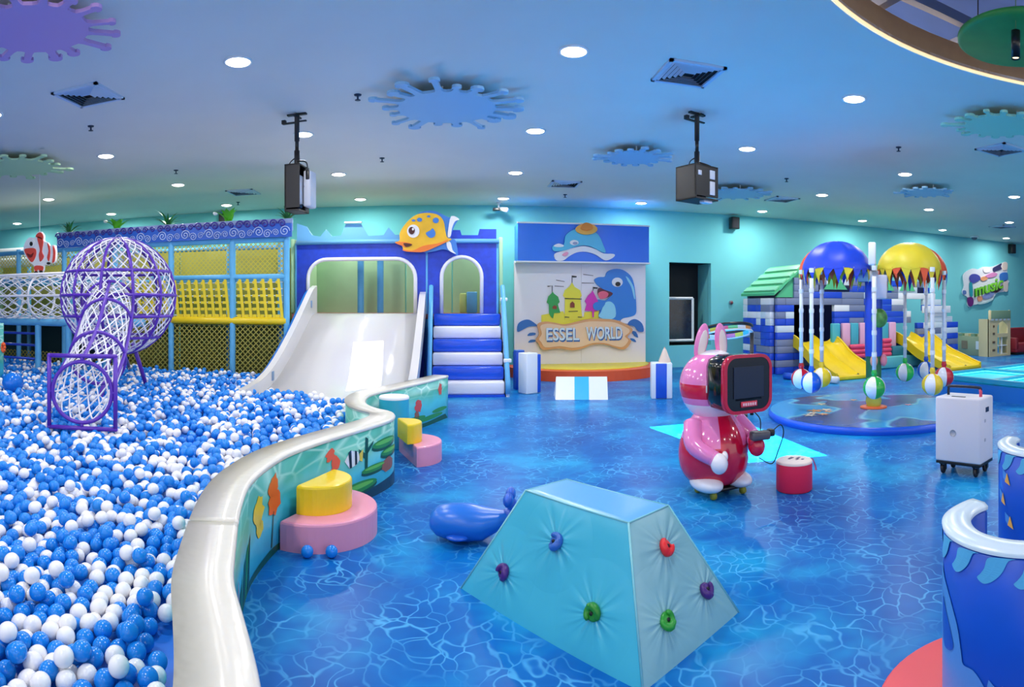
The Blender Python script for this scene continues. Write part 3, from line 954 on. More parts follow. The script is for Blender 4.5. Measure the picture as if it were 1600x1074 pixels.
# ------------------------------------------------------------------ play frame behind the pit
def net_material(name, col, scale, fill, rot=0.785):
    m = bpy.data.materials.new(name); m.use_nodes = True
    nt = m.node_tree; N = nt.nodes; L = nt.links
    b = N['Principled BSDF']; b.inputs['Base Color'].default_value = rgb(col); b.inputs['Roughness'].default_value = .7
    tc = N.new('ShaderNodeTexCoord')
    mp = N.new('ShaderNodeMapping'); mp.inputs['Rotation'].default_value = (0, rot, 0); mp.inputs['Scale'].default_value = (scale, scale, scale)
    L.new(tc.outputs['Object'], mp.inputs['Vector'])
    sx = N.new('ShaderNodeSeparateXYZ'); L.new(mp.outputs[0], sx.inputs[0])
    outs = []
    for ax in ('X', 'Z'):
        fr = N.new('ShaderNodeMath'); fr.operation = 'FRACT'; L.new(sx.outputs[ax], fr.inputs[0])
        lt = N.new('ShaderNodeMath'); lt.operation = 'LESS_THAN'; lt.inputs[1].default_value = fill; L.new(fr.outputs[0], lt.inputs[0])
        outs.append(lt.outputs[0])
    mx = N.new('ShaderNodeMath'); mx.operation = 'MAXIMUM'; L.new(outs[0], mx.inputs[0]); L.new(outs[1], mx.inputs[1])
    L.new(mx.outputs[0], b.inputs['Alpha'])
    return m
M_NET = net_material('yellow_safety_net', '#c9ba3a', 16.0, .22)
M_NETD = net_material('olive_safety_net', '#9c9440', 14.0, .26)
SY = 10.6
frame = thing('climbing_structure', 'two storey play frame with light blue padded posts and yellow nets behind ball pit', 'play structure', (-6, SY, 0))
PX = [-2.90, -3.92, -5.16, -6.40, -7.65, -8.90, -10.2, -11.5]
for x in PX:
    MB().lathe([(.055, .2), (.055, 2.85)], 14, (x, SY, 0)).build('post', M_LBLUE, frame)
for x in (-3.4, -4.5, -5.8, -7.1, -8.4, -9.7):
    MB().lathe([(.055, .1), (.055, 2.85)], 12, (x, SY + 1.35, 0)).build('rear_post', M_LBLUE, frame)
for x0, x1, z, r, m in ((-2.9, -11.5, 2.78, .05, M_LBLUE), (-2.9, -5.6, 2.12, .05, M_LBLUE), (-2.9, -6.0, 1.33, .07, M_YELLOW), (-6.0, -11.5, 1.31, .07, M_LBLUE), (-6.2, -11.5, 2.15, .045, M_LBLUE)):
    MB().tube([(x0, SY, z), (x1, SY, z)], r, 10).build('rail', m, frame)
for z in (2.78, 2.12):
    MB().tube([(-3.3, SY + 1.35, z), (-11, SY + 1.35, z)], .045, 10).build('rail', M_LBLUE, frame)
# deck and mats at the back
MB().box((-7.45, SY + .95, 1.27), (8.3, 1.8, .08)).build('deck', mat('deck_vinyl', '#4f7a5c', .5), frame)
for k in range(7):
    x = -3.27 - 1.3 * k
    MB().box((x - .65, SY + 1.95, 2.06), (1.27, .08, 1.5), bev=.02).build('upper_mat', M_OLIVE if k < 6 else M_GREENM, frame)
    MB().box((x - .65, SY + 1.9, .66), (1.27, .08, 1.12), bev=.02).build('lower_mat', M_OLIVE if k < 3 else mat('shade_dark_mat', '#1d4650', .6), frame)  # left-hand mats coloured dark to stand for shadow under the deck
def netplane(name, x0, x1, z0, z1, y, m):
    MB().add([(x0, y, z0), (x1, y, z0), (x1, y, z1), (x0, y, z1)], [(0, 1, 2, 3)]).build(name, m, frame, fix=False)
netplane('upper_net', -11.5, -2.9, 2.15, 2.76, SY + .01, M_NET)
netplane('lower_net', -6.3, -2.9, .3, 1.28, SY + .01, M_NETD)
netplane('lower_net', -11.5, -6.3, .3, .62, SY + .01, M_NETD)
# yellow strap ladder between deck and rail
M_STRAP = mat('yellow_strap', '#ead02a', .5)
for a, c in ((-2.97, -3.86), (-3.98, -5.1), (-5.22, -6.2)):
    k = 0; x = a
    while x > c + .06:
        MB().box((x - .04, SY - .02, 1.73), (.05, .02, .80), R=Matrix.Rotation(radians(-6), 3, 'Y')).build('strap', M_STRAP, frame)
        x -= .145
    for r in range(6):
        z = 1.42 + .12 * r
        MB().tube([(a, SY + .01, z), (c, SY + .01, z)], .012, 5).build('cross_rope', mat('blue_white_rope', '#c8d8e8', .6), frame)
        kb = MB(); x = a - .09
        while x > c + .06:
            kb.box((x, SY - .005, z), (.075, .03, .05)); x -= .145
        tag(kb.build('strap_row', M_STRAP, frame), kind='stuff')
# wave fascia
M_FAS = mat('fascia_blue', '#1f58bc', .45, var=.08)
M_CURL = mat('curl_purple_blue', '#3a2f92', .45)
M_CURLW = mat('curl_white', '#b9c8ee', .5)
fas = MB().box(((-2.78 - 7.75) / 2, SY - .10, 2.93), (4.97, .05, .24))
fas.build('fascia_board', M_FAS, frame)
MB().box(((-2.78 - 7.75) / 2, SY - .03, 3.03), (4.97, .03, .22)).build('fascia_back', mat('fascia_lilac', '#8fa2d0', .5), frame)
sp = MB()
pts = [(0.095 * (1 - t / 26) * cos(t * .5), 0, .095 * (1 - t / 26) * sin(t * .5)) for t in range(24)]
sp.tube(pts, .009, 5)
spme = sp.mesh('white_swirl', [M_CURLW])
cu = MB()
pts = [(0.075 * (1 - t / 20) * cos(t * .55), 0, .075 * (1 - t / 20) * sin(t * .55)) for t in range(17)]
cu.tube(pts, .016, 5)
cume = cu.mesh('purple_curl', [M_CURL])
rs = random.Random(5)
x = -2.9; k = 0
while x > -7.68:
    s = (1.0, .68, .85)[k % 3]
    o = bpy.data.objects.new('swirl', spme); C.objects.link(o); o.parent = frame
    o.location = (x + 6, -.135, 2.91 - .02 * (k % 3)); o.scale = (s * (-1 if k % 2 else 1), 1, s); 
    s2 = rs.uniform(.75, 1.05)
    o = bpy.data.objects.new('curl', cume); C.objects.link(o); o.parent = frame
    o.location = (x + 6 - .05, -.13, 3.05); o.scale = (s2 * (1 if k % 2 else -1), 1, s2)
    x -= .125 + .04 * s; k += 1

# plants standing on the fascia
M_LEAF = mat('plastic_leaf_green', '#5fc22a', .4, var=.15, vscale=5)
M_LEAFD = mat('plastic_leaf_dark', '#2c7a3c', .4, var=.15, vscale=5)
def leaf(mb, base, az, lean, L, w, bend=.6):
    P = []
    for i in range(7):
        t = i / 6
        a = lean + bend * t
        P.append((L * t * sin(a), L * t * cos(a)))
    V = []
    for i, (r, z) in enumerate(P):
        t = i / 6
        ww = w * sin(pi * min(1, .12 + .88 * t) ** .8) if i < 6 else .002
        for sgn, dz in ((-1, .25 * ww), (0, 0), (1, .25 * ww)):
            V.append(Vector(base) + Vector((r * cos(az) - sgn * ww * sin(az), r * sin(az) + sgn * ww * cos(az), z + dz)))
    F = []
    for i in range(6):
        for q in range(2): F.append((3 * i + q, 3 * i + q + 1, 3 * i + 4 + q, 3 * i + 3 + q))
    mb.add(V, F, 0, True)
def plant(px, kind, label, seed):
    c = wp(px, 372, SY - .03)
    base = Vector((c.x, SY + .06, 3.0))
    t = thing('artificial_plant', label, 'plant', base, group='plants along the wave fascia')
    r = random.Random(seed)
    MB().lathe([(.001, 0), (.05, 0), (.06, .1), (.001, .1)], 12).build('pot', mat('pot_grey', '#6d6f78', .5), t, local=True)
    nl = 9 if kind == 0 else 15
    for k in range(nl):
        mb = MB()
        if kind == 0: leaf(mb, (0, 0, .09), 2 * pi * k / nl + r.uniform(-.2, .2), r.uniform(.05, .45), r.uniform(.28, .40), .07, .5)
        else: leaf(mb, (0, 0, .09), 2 * pi * k / nl + r.uniform(-.2, .2), r.uniform(.1, .75), r.uniform(.30, .46), .026, .5)
        mb.build('leaf', M_LEAF if kind == 0 else M_LEAFD, t, local=True, fix=False)
    if kind == 0:
        MB().ell((-.24, -.04, .30), (.045, .04, .035), 12, 8).build('flower', M_WHITE, t, local=True)
plant(104, 1, 'dark green leafy plant at left end of wave fascia', 1)
plant(179, 0, 'bright green broad leafed plant above the purple globe', 2)
plant(259, 1, 'dark green grassy plant between two bright green plants', 3)
plant(354, 0, 'bright green broad leafed plant in front of small wall speaker', 4)
plant(447, 1, 'green plant at right end of wave fascia beside castle', 5)

# white rolls and rope bridge at the left edge
for z, r, y in ((2.86, .13, SY + .5), (2.62, .11, SY + .2)):
    o = MB().tube([(-12.5, y, z), (-11.8, y, z), (-8.1, y, z - .05), (-7.9, y, z - .06)], [r * .6, r, r, r * .7], 16).build('foam_roll', mat('white_foam', '#e6ecec', .5), frame)
bridge = thing('rope_bridge', 'white rope tunnel bridge on blue beam left of the purple globe', 'rope bridge', (-8, 9.0, 1.3))
bx0, bx1, by, bz, brd = -5.15, -11.0, 9.0, 1.76, .40
MB().tube([(bx0, by, 1.30), (bx1, by, 1.30)], .07, 10).tube([(bx0, by + .5, 1.30), (bx1, by + .5, 1.30)], .07, 10).build('beam', M_LBLUE, bridge)
for z in (2.16, 1.78):
    MB().tube([(bx0, by - .42, z), (bx1, by - .42, z)], .022, 8).build('handrail', M_ROPE, bridge)
k = 0; x = bx0 - .3
while x > bx1:
    MB().torus((x, by, bz), brd, .022, (0, 1, 0), (0, 0, 1), 28, 6).build('hoop', M_ROPE, bridge); x -= .78
nt_ = MB()
for sgn in (1, -1):
    for k in range(14):
        a0 = 2 * pi * k / 14
        nt_.tube([(bx0 - (bx0 - bx1) * i / 40, by + brd * cos(a0 + sgn * i * .22), bz + brd * sin(a0 + sgn * i * .22)) for i in range(41)], .010, 4)
nt_.build('rope_net', M_ROPE, bridge)
for x in (-5.6, -6.40, -7.09, -8.6):
    MB().lathe([(.06, .2), (.06, 1.25)], 12, (x, by, 0)).build('post', M_LBLUE, bridge)
lad = MB()
for z in (.55, .82, 1.05): lad.tube([(-7.5, by + .6, z), (-9.5, by + .6, z)], .025, 6)
lad.build('ladder_rung', M_BLUE, bridge)
# mural pillar and big ball at left edge
p0 = gp(-14, 600, .3)
t = thing('mural_pillar', 'square pillar with underwater mural at left edge of picture', 'pillar', (p0.x, p0.y, .3))
MB().box((0, 0, .5), (.42, .3, 1.02), rz=radians(40), bev=.01).build('body', M_MURAL, t, local=True)
fl = MB()
for k in range(8):
    fl.ell((.30 + .03 * cos(k * pi / 4), -.03 , .62 + .06 * sin(k * pi / 4)), (.02, .03, .03), 8, 6)
fl.build('printed_flower', PM['orange'], t, local=True)
p = gp(20, 614, .37)
t = thing('big_ball', 'big glossy blue ball lying on ball pit at left edge', 'ball', (p.x, p.y, .36))
MB().ell((0, 0, .15), (.155, .155, .15), 24, 14).build('shell', mat('big_ball_blue', '#1673d8', .15), t, local=True)
MB().lathe([(.001, .306), (.02, .305), (.022, .295)], 10).build('valve', M_WHITE, t, local=True)

# cut-out clown fish
def board(name, parent, pts, Y, thick, m, mi=None):
    P = [wp(x, y, Y) for x, y in pts]
    return MB().sheet([P], (0, thick, 0)).build(name, m, parent)
def crop(x0, y0, k):
    return lambda pts: [(x0 + x / k, y0 + y / k) for x, y in pts]
def sm2(pts, k=4):
    return [(v.x, v.y) for v in smooth_path([(x, y, 0) for x, y in pts], k, True)]
FY = 8.75
cf = crop(0, 340, 3.838)
fish = thing('clown_fish_cutout', 'red and white striped clown fish cut-out board hanging at left', 'fish cut-out', wp(62, 420, FY))
body = sm2(cf([(140, 195), (150, 150), (175, 120), (210, 120), (222, 92), (245, 85), (262, 110), (262, 140), (285, 150), (300, 170), (322, 165), (334, 200), (330, 260), (312, 275), (298, 262), (290, 285), (270, 283), (262, 290), (258, 320), (240, 335), (208, 335), (202, 290), (180, 270), (158, 240)]))
board('white_body', fish, body, FY, .05, M_WHITE)
M_CFR = mat('clown_red', '#e0483a', .4)
for nm, pts in (('red_face', [(145, 195), (165, 185), (205, 185), (216, 205), (210, 240), (190, 268), (165, 240)]),
                ('red_band', [(222, 118), (250, 125), (258, 150), (250, 205), (262, 235), (240, 265), (232, 225), (238, 190)]),
                ('dorsal_fin', [(213, 115), (225, 95), (245, 90), (258, 112), (254, 132), (235, 122)]),
                ('red_band', [(283, 155), (296, 172), (300, 215), (292, 262), (282, 240), (290, 200)]),
                ('tail_fin', [(316, 170), (330, 200), (327, 258), (312, 270), (318, 220)]),
                ('belly_fin', [(205, 292), (255, 292), (255, 320), (240, 330), (228, 310), (214, 330)])):
    board(nm, fish, sm2(cf(pts), 3), FY - .012, .012, M_CFR)
board('mouth', fish, sm2(cf([(160, 215), (185, 222), (200, 210), (192, 235), (175, 240)]), 3), FY - .02, .008, mat('clown_mouth', '#7a1a1c', .4))
board('eye', fish, cf(arc(188, 155, 19, 26, 0, 360, 20)[:-1]), FY - .02, .008, M_WHITE)
board('pupil', fish, cf(arc(186, 158, 9, 13, 0, 360, 16)[:-1]), FY - .028, .008, M_BLACK)
for x, y in ((290, 275), (215, 330), (245, 325)):
    board('fin_tip', fish, cf(arc(x, y, 11, 8, 0, 360, 12)[:-1]), FY - .024, .01, M_BLACK)
c = wp(62, 385, FY + .06)
MB().tube([(c.x, FY + .06, c.z), (c.x, FY + .06, CEIL)], .006, 5).build('hanging_wire', M_WHITE, fish)

# ------------------------------------------------------------------ purple globe climber with net tunnel
g = dp(185, 463, 8.8)
GR = .815
globe = thing('globe_climber', 'purple steel globe climber with white rope net and sloping net tunnel in ball pit', 'climbing globe', (g.x, g.y, .3))
fr = MB()
for a in range(6):
    az = pi * a / 6 + .25
    MB().torus(g, GR, .022, (cos(az), sin(az), 0), (0, 0, 1), 56, 8).build('meridian_tube', M_PURPLE, globe)
for lat in (-44, -20, 0.5, 24):
    zz = GR * sin(radians(lat)); rr = GR * cos(radians(lat))
    MB().torus((g.x, g.y, g.z + zz), rr, .022, n=48, m=8).build('latitude_ring', M_PURPLE, globe)
net = MB()
for sgn in (1, -1):
    for k in range(30):
        a0 = 2 * pi * k / 30
        pts = []
        for i in range(29):
            la = radians(-78 + 156 * i / 28)
            az = a0 + sgn * 1.35 * (i / 28 - .5) * 2
            pts.append((g.x + GR * cos(la) * cos(az), g.y + GR * cos(la) * sin(az), g.z + GR * sin(la)))
        net.tube(pts, .0085, 4)
net.build('globe_net', M_ROPE, globe)
# legs
for px, py in ((233, 612), (152, 640), (118, 575), (205, 578)):
    q = gp(px, py, .3)
    v = Vector((q.x - g.x, q.y - g.y, 0)).normalized()
    MB().tube([(g.x + v.x * .35, g.y + v.y * .35, g.z - GR * .84), (q.x, q.y, .25)], .032, 10).build('leg', M_PURPLE, globe)
# tunnel axis from globe front to the square end frame
e0 = dp(172, 478, 8.15); e3 = dp(128, 613, 6.1)
ax = [e0, dp(166, 505, 7.55), dp(152, 560, 6.8), e3]
TR = .30
def hoop_frame(i):
    d = (ax[min(i + 1, 3)] - ax[max(i - 1, 0)])
    h = Vector((d.x, d.y, 0)).normalized()
    side = Vector((h.y, -h.x, 0))
    upv = Vector((0, 0, 1)) if i == 3 else (Vector((0, 0, 1)) + h * .35).normalized()
    return side, upv
axs = smooth_path(ax, 8)
def frame_at(f):
    i = min(int(f), 2); t = f - i
    s0, u0 = hoop_frame(i); s1, u1 = hoop_frame(i + 1)
    return s0.lerp(s1, t).normalized(), u0.lerp(u1, t).normalized()
def tun(f, a, r=TR):
    p = axs[min(int(round(f * 8)), len(axs) - 1)]
    s, u = frame_at(min(f, 2.999))
    return p + (s * cos(a) + u * sin(a)) * r
for f in (0, 1, 2, 3):
    rr = (.34, .31, .31, .30)[f]
    MB().tube([tun(f, 2 * pi * k / 32, rr) for k in range(32)], .02, 8, closed=True).build('tunnel_hoop', M_PURPLE, globe)
for a in (radians(90), radians(170), radians(10)):
    MB().tube([tun(i / 8, a, TR + .01) for i in range(25)], .022, 8).build('tunnel_rail', M_PURPLE, globe)
net = MB()
for sgn in (1, -1):
    for k in range(16):
        a0 = 2 * pi * k / 16
        net.tube([tun(i / 8, a0 + sgn * i * .115, TR - .01) for i in range(25)], .0085, 4)
net.build('tunnel_net', M_ROPE, globe)
s, u = hoop_frame(3)
sq = [e3 + s * a * .335 + Vector((0, 0, 1)) * b * .355 for a, b in ((-1, -1), (1, -1), (1, 1), (-1, 1))]
ef = MB()
for i in range(4): ef.tube([sq[i], sq[(i + 1) % 4]], .022, 8)
for q in sq: ef.ell(q, (.024, .024, .024), 10, 6)
for dv in (s, -s, Vector((0, 0, 1)), Vector((0, 0, -1))): ef.tube([e3 + dv * .30, e3 + dv * .345], .018, 8)
ef.build('end_frame', M_PURPLE, globe)

# ------------------------------------------------------------------ castle with slide and stairs
CY = 12.1
PZ = 1.45
castle = thing('castle_facade', 'royal blue castle front with white edged openings and battlements behind slide', 'play castle', (-1.1, CY, 0))
M_CBLUE = mat('castle_blue_board', '#1a3fc0', .4, var=.18, vscale=7)
def brush_lines(m):
    return m
fx0, fx1, ftop = -3.10, .86, 2.86
ox0, ox1, oz = -2.86, -.72, 2.52
r = .38
big = [(ox0, PZ)] + [(ox0, oz - r)] + [(x, z) for x, z in arc(ox0 + r, oz - r, r, r, 180, 90, 8)] + [(x, z) for x, z in arc(ox1 - r, oz - r, r, r, 90, 0, 8)] + [(ox1, PZ)]
ax0, ax1, az = -.21, .57, 2.55
ar = (ax1 - ax0) / 2
arch = [(ax0, PZ)] + arc((ax0 + ax1) / 2, az - ar, ar, ar, 180, 0, 16) + [(ax1, PZ)]
def ded(P):
    out = []
    for p in P:
        if not out or hypot(p[0] - out[-1][0], p[1] - out[-1][1]) > 1e-4: out.append(p)
    return out
big, arch = ded(big), ded(arch)
outline = [(fx0, PZ - .02)] + [(ox0, PZ - .02)] + big + [(ox1, PZ - .02), (-.52, PZ - .02), (-.52, ftop), (fx0, ftop)]
MB().sheet([[(x, CY, z) for x, z in ded(outline)]], (0, .08, 0)).build('slide_panel', M_CBLUE, castle)
outline = [(-.48, PZ - .02), (ax0, PZ - .02)] + arch + [(ax1, PZ - .02), (fx1, PZ - .02), (fx1, ftop), (-.48, ftop)]
MB().sheet([[(x, CY, z) for x, z in ded(outline)]], (0, .08, 0)).build('stair_panel', M_CBLUE, castle)
M_EDGE = mat('white_edge_trim', '#e9e8ee', .4)
for P in (big, arch):
    MB().tube([(x, CY - .02, z) for x, z in P], .038, 8).build('opening_trim', M_EDGE, castle)
# battlements
M_CLB = mat('castle_light_blue', '#66a9dc', .45)
bt = [(fx0, ftop + .02), (fx1 - 1.35, ftop + .02)]
prof = [(-.52, .08), (-.62, .30), (-.80, .33), (-.95, .14), (-1.12, .13), (-1.25, .28), (-1.35, .13), (-1.65, .12), (-1.8, .36), (-2.1, .36), (-2.2, .13), (-2.38, .12), (-2.5, .26), (-2.62, .12), (-2.78, .15), (-2.90, .33), (-3.10, .40)]
MB().sheet([[(x, CY + .02, ftop + z) for x, z in [(-.52, 0)] + prof + [(-3.10, 0)]]], (0, .05, 0)).build('battlement', M_CLB, castle)
MB().box((-1.95, CY, ftop + .385), (.34, .1, .03)).build('battlement_cap', M_EDGE, castle)
prof = [(-.48, .20), (-.10, .20), (-.02, .22), (.15, .22), (.18, .12), (.50, .12), (.53, .24), (.86, .24)]
MB().sheet([[(x, CY + .02, ftop + z) for x, z in [(-.48, .0)] + prof + [(.86, .0)]]], (0, .05, 0)).build('battlement', M_CBLUE, castle)
MB().tube([(fx0, CY - .03, ftop), (fx1 + .05, CY - .03, ftop)], .045, 10).build('top_rail', M_CLB, castle)
for x in (fx0, -.50, fx1):
    MB().lathe([(.05, 0), (.05, ftop)], 12, (x, CY + .05, 0)).build('post', M_LBLUE, castle)
for x, y in ((-1.95, 13.1), (-1.55, 13.3)):
    MB().lathe([(.07, PZ), (.07, 3.0)], 12, (x, y, 0)).build('inner_post', M_LBLUE, castle)
MB().box((-1.1, 13.2, PZ - .06), (4.2, 2.2, .1)).build('platform', mat('platform_red', '#9c5a58', .5), castle)
for k in range(4):
    MB().box((-2.68 + 1.07 * k, 14.3, 2.25), (1.05, .08, 1.7), bev=.02).build('back_mat', M_GREENM, castle)
for x, rz in ((-3.2, 0), (.95, 0)):
    MB().box((x, 13.2, 2.2), (.08, 2.1, 1.5), bev=.02).build('side_mat', M_GREENM, castle)
MB().box((.42, 13.4, PZ + .22), (.22, .3, .46), bev=.02).build('foam_block', M_LBLUE, castle)
MB().box((.23, 13.5, PZ + .21), (.14, .3, .42), bev=.02).build('foam_block', mat('lime_foam', '#c4d87a', .5), castle)
MB().box((-1.1, 12.25, .70), (3.9, .1, 1.36)).build('skirt_panel', M_CBLUE, castle)
MB().box((-3.12, 13.2, .70), (.1, 2.0, 1.36)).build('skirt_panel', M_CBLUE, castle)

# cut-out yellow fish on the battlements
YF = CY - .10
cy = crop(600, 320, 5.371)
fish = thing('yellow_fish_cutout', 'yellow cartoon fish cut-out with blue spots on castle top', 'fish cut-out', wp(668, 395, YF))
M_FY = mat('fish_yellow', '#f0b824', .4, var=.12, vscale=3)
M_FB = mat('fish_blue', '#3f7fd0', .4); M_FO = mat('fish_orange', '#ee7a2a', .4)
board('fin', fish, sm2(cy([(290, 75), (340, 55), (420, 52), (480, 75), (540, 105), (620, 120), (585, 190), (560, 280), (600, 300), (620, 420), (570, 400), (500, 375), (420, 392), (330, 396), (420, 300), (480, 180), (420, 90)])), YF, .03, M_FB)
board('tail_stripe', fish, sm2(cy([(565, 95), (632, 122), (595, 140), (570, 200), (560, 262), (535, 270), (540, 200)]), 3), YF - .012, .012, M_EDGE)
board('tail_stripe', fish, sm2(cy([(525, 300), (560, 320), (575, 380), (605, 412), (560, 395), (530, 360)]), 3), YF - .012, .012, M_EDGE)
board('body', fish, sm2(cy([(92, 318), (130, 300), (132, 240), (165, 180), (230, 110), (300, 75), (390, 70), (460, 90), (500, 140), (515, 220), (530, 275), (568, 290), (500, 325), (430, 355), (340, 392), (260, 396), (170, 388), (150, 345)])), YF - .03, .03, M_FY)
board('belly', fish, sm2(cy([(160, 375), (240, 385), (330, 345), (450, 325), (540, 292), (500, 325), (430, 357), (340, 394), (260, 398), (172, 390)]), 3), YF - .042, .012, M_FO)
board('mouth', fish, sm2(cy([(165, 322), (235, 332), (215, 350), (180, 352)]), 3), YF - .045, .012, mat('fish_mouth', '#4a1418', .4))
board('lip', fish, sm2(cy([(90, 318), (165, 312), (240, 330), (170, 325), (190, 360), (150, 345)]), 2), YF - .038, .01, M_FO)
board('eye', fish, cy(arc(245, 222, 52, 55, 0, 360, 24)[:-1]), YF - .045, .014, M_EDGE)
board('pupil', fish, cy(arc(232, 218, 26, 32, 0, 360, 18)[:-1]), YF - .055, .012, mat('pupil_brown', '#4a1a1c', .2))
board('glint', fish, cy(arc(243, 205, 9, 11, 0, 360, 12)[:-1]), YF - .06, .006, M_WHITE)
for x, y, a, b_ in ((298, 126, 22, 17), (435, 132, 26, 24), (375, 98, 15, 9), (248, 132, 16, 9)):
    board('spot', fish, cy(arc(x, y, a, b_, 0, 360, 14)[:-1]), YF - .04, .012, M_FB)
board('side_fin', fish, sm2(cy([(350, 240), (390, 215), (408, 198), (430, 230), (425, 265), (385, 278)]), 3), YF - .045, .015, M_FB)
MB().tube([(fish.location.x, YF + .04, 2.7), (fish.location.x, YF + .04, 3.3)], .02, 6).build('support', M_CLB, fish)

# wide white slide
slide = thing('wide_slide', 'wide glossy white slide running from castle down into ball pit', 'slide', (-1.75, 8.4, 0))
M_SLIDE = mat('slide_gelcoat', '#d4d3d6', .16, .5)
sx0, sx1 = -2.70, -.62
SP = smooth_path([(0, 12.10, PZ), (0, 11.75, PZ - .02), (0, 11.2, 1.22), (0, 10.4, .88), (0, 9.6, .58), (0, 9.0, .42), (0, 8.4, .345), (0, 7.75, .335)], 6)
b = MB(); V = []; F = []
def bed_right(y):
    xs = [q.x for q in IW if abs(q.y - y) < .12]
    return min([sx1] + [x - .03 for x in xs]) if y < 9.2 else sx1
for p in SP:
    xr = bed_right(p.y)
    V += [(sx0, p.y, p.z), (xr, p.y, p.z), (sx0, p.y, p.z - .06), (xr, p.y, p.z - .06)]
for i in range(len(SP) - 1):
    a, c = 4 * i, 4 * i + 4
    F += [(a, a + 1, c + 1, c), (a + 2, c + 2, c + 3, a + 3), (a, c, c + 2, a + 2), (a + 1, a + 3, c + 3, c + 1)]
F += [(0, 2, 3, 1), (4 * len(SP) - 4, 4 * len(SP) - 3, 4 * len(SP) - 1, 4 * len(SP) - 2)]
b.add(V, F, 0, True)
sl = b.build('slide_bed', M_SLIDE, slide)
sl.data.polygons.foreach_set('use_smooth', [abs(p.normal.z) > .3 and abs(p.normal.x) < .3 for p in sl.data.polygons])
def side_wall(x, h0, h1, w, name, m, ymin=0):
    P = [p for p in SP if p.y > ymin]; k = len(P)
    hs = []
    for i, p in enumerate(P):
        t = i / (k - 1)
        hs.append(h1 + (h0 - h1) * (1 - t) ** 1.3)
    q = MB(); V = []; F = []
    for p, h in zip(P, hs):
        V += [(x - w / 2, p.y, p.z - .08), (x - w / 2, p.y, p.z + h), (x + w / 2, p.y, p.z + h), (x + w / 2, p.y, p.z - .08)]
    for i in range(k - 1):
        a, c = 4 * i, 4 * i + 4
        for j in range(4): F.append((a + j, a + (j + 1) % 4, c + (j + 1) % 4, c + j))
    F += [(0, 1, 2, 3), (4 * k - 1, 4 * k - 2, 4 * k - 3, 4 * k - 4)]
    q.add(V, F)
    return q.build(name, m, slide)
side_wall(sx0 - .03, .55, .16, .10, 'left_side', M_SLIDE)
side_wall(sx1 + .05, .42, .16, .12, 'right_side', M_SLIDE, 8.75)
side_wall(sx0 - .115, .50, .10, .06, 'left_edge', mat('slide_edge_blue', '#1f6fc4', .25))
# decorative lettering plate holes on the left side
for t in (8, 30):
    p = SP[t]
    MB().box((sx0 + .025, p.y, p.z + .30 - .006 * t), (.012, .10, .14), bev=.004).build('side_slot', mat('slot_grey_blue', '#6f8fb4', .4), slide)
MB().box((-1.68, 11.2, .48), (1.9, 1.2, .9)).build('support', M_CBLUE, slide)

# padded stairs
stairs = thing('padded_stairs', 'blue and white striped padded stairs leading up to castle arch', 'stairs', (.3, 10.9, 0))
M_SW = mat('step_white_vinyl', '#eceaf2', .25); M_SB = mat('step_blue_vinyl', '#1750d6', .25)
stx0, stx1 = -.36, .92
hs = PZ / 6.15
MB().box(((stx0 + stx1) / 2, 11.45, .02), (stx1 - stx0, 1.25, .04)).build('base', M_SB, stairs)
for k in range(6):
    y0 = 10.86 + .205 * k
    MB().box(((stx0 + stx1) / 2, (y0 + 12.1) / 2, .035 + hs * (k + .5)), (stx1 - stx0, 12.1 - y0, hs - .004), bev=.035).build('step', M_SW if k % 2 == 0 else M_SB, stairs)
def handrail(x):
    q = MB().tube([(x, 10.82, .06), (x, 10.82, .25), (x, 11.3, 1.0), (x, 12.0, 1.98)], .045, 10)
    q.build('handrail', M_LBLUE, stairs)
    q = MB().prism([(x - .03, 10.84, .0), (x - .03, 10.84, .28), (x - .03, 12.05, 1.62), (x - .03, 12.05, 0)], (.06, 0, 0))
    q.build('stair_cheek', mat('cheek_white', '#d8e4ee', .4), stairs)
handrail(stx1 + .05); handrail(stx0 - .05)
for z, y in ((1.72, 11.85), (.62, 11.05)):
    MB().box((stx1 + .06, y - .02, z), (.14, .07, .07), rz=.2, bev=.015).build('warning_sticker', M_WHITE, stairs)

# ------------------------------------------------------------------ stage with signboard
BY = 14.4
c5 = crop(800, 340, 4.131)
stage = thing('stage_platform', 'low half round stage with yellow top and orange rim under signboard', 'stage', (3.04, BY, 0))
hr = [(3.04 + 1.86 * cos(pi + pi * k / 32), BY + .05 + 1.78 * sin(pi + pi * k / 32)) for k in range(33)]
MB().sheet([[(x, y, 0) for x, y in hr]], (0, 0, .22)).build('base', mat('stage_orange', '#ee5a2c', .35), stage)
hr2 = [(3.04 + 1.86 * .87 * cos(pi + pi * k / 32), BY + .05 + 1.78 * .83 * sin(pi + pi * k / 32)) for k in range(33)]
MB().sheet([[(x, y, .221) for x, y in hr2]], (0, 0, .012)).build('top', mat('stage_yellow', '#f0dc2c', .35), stage)

